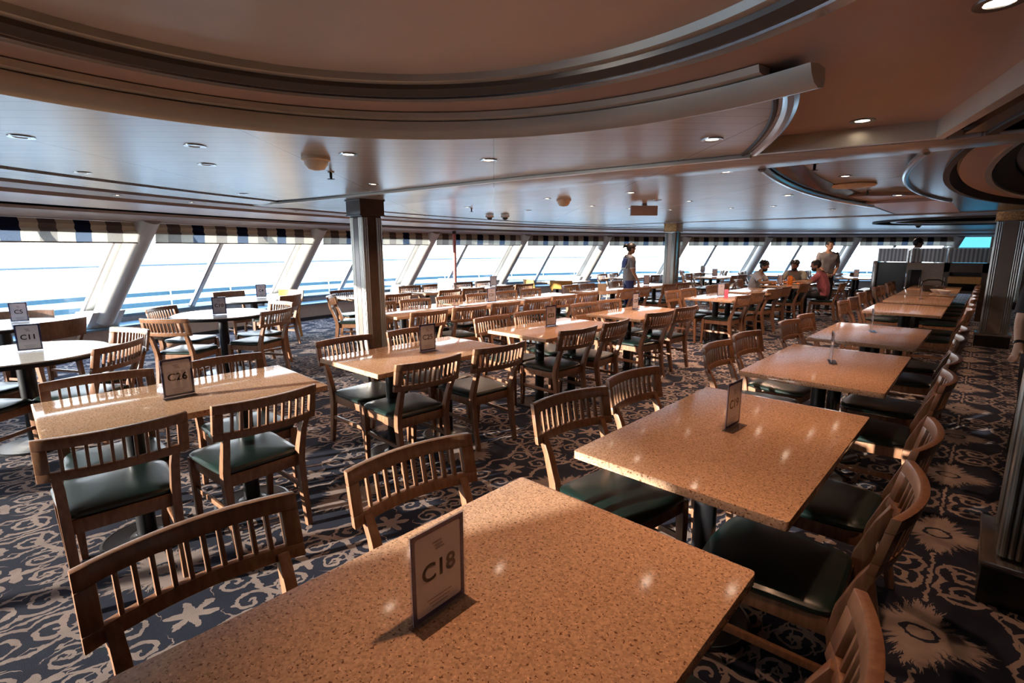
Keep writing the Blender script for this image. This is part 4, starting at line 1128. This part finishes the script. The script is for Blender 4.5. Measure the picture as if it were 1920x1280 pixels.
    hr = MB(); sp = MB().sphere((0, -.006, .028), (.082, .102, .102), 24, 16)
    keep = [i for i, v in enumerate(sp.v) if not (v[1] > .045 and v[2] < .062) and v[2] > (-.06 if v[1] < -.02 else .0)]
    ks = set(keep); hr.v = sp.v; hr.f = [f for f in sp.f if all(i in ks for i in f)]; hr.m = [0] * len(hr.f)
    if hair == 'bun': hr.sphere((0, -.125, .07), (.04, .045, .04), 12, 8); hr.tube([(0, -.12, .07), (0, -.17, .045), (0, -.19, .02)], [.03, .022, .008], 8)
    if hair == 'curly':
        for k in range(26):
            a = k * 2.39996; z = .05 + .075 * (k / 26); r = .085 * math.sqrt(max(.05, 1 - ((z - .02) / .12) ** 2))
            hr.sphere((r * cos(a), -.01 + r * 1.15 * sin(a) - .01, z), .022, 8, 6)
    hr.v = [tuple(HM @ Vector(v)) for v in hr.v]; hr.build('hair', HAIR, t, smooth=80)
    if beard:
        bd = MB(); sp = MB().sphere((0, .02, -.058), (.059, .07, .062), 20, 14)
        ks = {i for i, v in enumerate(sp.v) if v[2] < -.035 and v[1] > -.01}
        bd.v = [tuple(HM @ Vector(v)) for v in sp.v]; bd.f = [f for f in sp.f if all(i in ks for i in f)]; bd.m = [0] * len(bd.f); bd.build('beard', HAIR, t, smooth=80)
    for s in (-1, 1):
        e = MB().sphere((s * .03, .084, .018), (.012, .006, .006), 8, 5); e.v = [tuple(HM @ Vector(v)) for v in e.v]; e.build('eye', EYE, t)
    m_ = MB().sphere((0, .088, -.048), (.02, .006, .006), 8, 5); m_.v = [tuple(HM @ Vector(v)) for v in m_.v]; m_.build('mouth', LIP, t)
    return t
STAND = dict(pelvis=(0, 0, .95), belly=(0, .01, 1.1), chest=(0, 0, 1.29), neck=(0, -.01, 1.46), skull=(0, .01, 1.56), head=(0, .03, 1.60), shoulder=(.175, -.01, 1.40), elbow=(.235, -.03, 1.12),
             wrist=(.21, .05, .88), hand=(-.02, .10, -1), thumb=(-.1, 1, .1), hip=(.085, 0, .90), knee=(.095, .02, .49), ankle=(.1, -.02, .075), toe=(.115, .13, .03))
CLASP = dict(STAND, elbow=(.215, .03, 1.13), wrist=(.075, .17, .95)); CLASP.update(handR=(-.9, .25, -.35), handL=(.9, .3, -.35), thumbR=(0, .5, 1), thumbL=(0, .5, 1), wristR=(.09, .165, .955), wristL=(-.09, .185, .945))
SEAT = dict(pelvis=(0, -.02, .545), belly=(0, .04, .69), chest=(0, .10, .86), neck=(0, .16, 1.01), skull=(0, .20, 1.09), head=(0, .235, 1.14), shoulder=(.175, .12, .96), elbow=(.25, .27, .78), wrist=(.13, .47, .80),
            hand=(-.35, 1, -.05), thumb=(-1, -.3, .3), hip=(.09, .02, .525), knee=(.12, .42, .52), ankle=(.12, .40, .075), toe=(.13, .53, .03))
imgr = math.atan2(.68, .73)    # heading that reads as "to the right" from the aisle
person('person', 'standing waitress in grey and navy uniform with hair bun, side on', (-5.40, 9.34, 0), imgr - PI / 2 + .15,
       dict(STAND, elbow=(.22, .0, 1.13), wrist=(.19, .14, .93)), SKIN, GREYSHIRT, NAVYC, 'bun', False, .955, .75, True, WHITEC)
w = bpy.data.objects.get('person')
sc = MB().hexa([Vector((-.12, -.135, 1.20)), Vector((.12, -.135, 1.20)), Vector((.12, -.10, 1.20)), Vector((-.12, -.10, 1.20))], [Vector((-.12, -.125, 1.34)), Vector((.12, -.125, 1.34)), Vector((.10, -.06, 1.44)), Vector((-.10, -.06, 1.44))])
sc.build('sailor_collar', NAVYC, w, bevel=.008)
MB().tube([(-.125, -.137, 1.195), (.125, -.137, 1.195)], .009, 8).build('collar_braid', WHITEC, w); MB().tube([(.125, -.137, 1.195), (.15, -.03, 1.45), (.06, .1, 1.40), (0, .13, 1.3)], .009, 8).build('collar_braid', WHITEC, w)
person('person', 'standing man in dark grey shirt with hands clasped in front', (-2.72, 13.62, 0), R_(-146), CLASP, SKIN, GREYSHIRT, DARKC, 'short', False, 1.0, .8, look=(20, 0))
person('person', 'seated bearded man in pale grey shirt leaning over the table', (-3.90, 12.25, 0), -PI / 2, SEAT, SKIN2, LGREY, DARKC, 'curly', True, 1.0, .7, look=(0, -12))
person('person', 'seated man in olive shirt facing the camera', (-3.25, 13.28, 0), PI, dict(SEAT), SKIN2, OLIVE, DARKC, 'curly', True, 1.0, .8, look=(-12, -8))
person('person', 'seated bearded man in maroon shirt with his back to the aisle', (-2.50, 12.66, 0), PI / 2, SEAT, SKIN2, MAROON, DARKC, 'short', True, 1.02, .7, look=(15, -10))
person('person', 'standing man in dark uniform behind the serving counter screens', (-1.28, 15.3, 0), imgr - PI / 2 - .3, STAND, SKIN2, DARKC, DARKC, 'short', False, 1.03, .8)
person('person', 'person at the right edge, only a hand with dark wristband in view', (.385, 5.10, 0), R_(223), dict(STAND, elbow=(.245, .0, 1.12), wrist=(.33, .10, .96), hand=(.5, .3, -.8)), SKIN, DARKC, DARKC, 'short', False, .93, .8)
for s_ in (-1, 1): MB().tube([L((s_ * .245, .0, 1.12), (s_ * .33, .10, .96), .84), L((s_ * .245, .0, 1.12), (s_ * .33, .10, .96), .93)], .033, 12).build('wristband', BLACK, bpy.data.objects['person.006'])
chair(-2.20, 12.66, 180, 'slat-back chair carrying the diner in maroon', GCH)
chair(-3.25, 13.58, 270, 'slat-back chair carrying the diner in olive', GCH)

# ------------------------------------------------------------------ light
wld = bpy.data.worlds.new('sky'); bpy.context.scene.world = wld; wld.use_nodes = True
nt = wld.node_tree; bg = nt.nodes['Background']
tc = nt.nodes.new('ShaderNodeTexCoord'); sp = nt.nodes.new('ShaderNodeSeparateXYZ'); nt.links.new(tc.outputs['Generated'], sp.inputs[0])
nt.links.new(ramp(nt, sp.outputs[2], [(0, (.95, .975, 1.0)), (.22, (.80, .90, 1.0)), (.6, (.55, .76, 1.0)), (1, (.42, .64, 1.0))]), bg.inputs[0]); bg.inputs[1].default_value = 3.3
sd = bpy.data.lights.new('sun', 'SUN'); sd.energy = 9; sd.angle = R_(.6); sd.color = (1, .93, .82)
so = bpy.data.objects.new('sun', sd); C.objects.link(so)
el = R_(8.5); dsun = Vector((-.36, -.93, 0)).normalized() * cos(el) + Vector((0, 0, sin(el)))
so.rotation_euler = dsun.to_track_quat('Z', 'Y').to_euler()
def spot(x, y, z, e, col=(1, .56, .33), ang=95, blend=.7, r=.022):
    l = bpy.data.lights.new('downlight_and_fill_beam', 'SPOT'); l.energy = e; l.color = col; l.spot_size = R_(ang); l.spot_blend = blend; l.shadow_soft_size = r
    o = bpy.data.objects.new('downlight_and_fill_beam', l); C.objects.link(o); o.location = (x, y, z - .03); return o
for px, py, lit, lb in DL:
    if lit and px > 600: p = on_plane(px, py, ZC); spot(p.x, p.y, ZC, 6, ang=80)
for x, y, e in ((-.543, 3.135, 18), (-.5, 1.9, 14), (-.85, 4.2, 20), (-1.0, 6.0, 18), (-.788, 8.4, 20), (-.7, 10.2, 18), (-.7, 12.6, 18), (-.6, .95, 17), (1.0, 4.5, 8)):
    spot(x, y, 2.1, e, ang=78)
FILL = [(1026, 372), (1110, 386), (1180, 391), (1257, 393), (1292, 377), (1370, 390), (876, 388), (1560, 392), (700, 345), (1450, 386)]
fl_names = ['beyond the beam between the two detectors', 'left of the exit box, nearer the windows', 'just before the far pillar', 'beside the top of the far pillar', 'right of the far pillar', 'far right of the far pillar', 'right of the near pillar, over the poster', 'near the far oval rim', 'just before the near pillar', 'left of the far oval rim']
for (px, py), nm in zip(FILL, fl_names):
    p = on_plane(px, py, ZC)
    downlight(p.x, p.y, ZC, 1, 'small lit ceiling downlight ' + nm, .045)
    spot(p.x, p.y, ZC, 24, (1, .66, .46), 145, .5)
for x, y in ((-3.2, 8.3), (-3.2, 10.6), (-3.2, 13.0), (-5.3, 6.6), (-5.3, 9.3), (-1.6, 11.4), (-1.7, 15.8), (-4.6, 14.5), (-6.5, 12), (1.2, 12.6), (1.1, 8.2)):  # added fill spots with no fittings, to brighten the far tables
    spot(x, y, ZC, 20, (1, .66, .46), 145, .5)
for x, y in ((-2.9, 4.4), (-2.0, 6.2)): spot(x, y, ZC, 9, (1, .62, .4), 130, .6)  # more added fill, no fittings at these points
vs = bpy.context.scene.view_settings
vs.view_transform = 'Standard'; vs.look = 'None'; vs.gamma = 1; vs.use_curve_mapping = False; vs.exposure = 1.3
cy = bpy.context.scene.cycles
cy.max_bounces = 8; cy.diffuse_bounces = 4; cy.glossy_bounces = 4; cy.transmission_bounces = 6; cy.transparent_max_bounces = 16
cy.sample_clamp_indirect = 6; cy.caustics_reflective = False; cy.caustics_refractive = False
try: cy.use_denoising = True
except Exception: pass
# drop any prototype that was never placed
for k, p in PROTO.items():
    if k not in USED:
        for ch in list(p.children):
            for g in list(ch.children): bpy.data.objects.remove(g)
            bpy.data.objects.remove(ch)
        bpy.data.objects.remove(p)
bpy.context.view_layer.update()
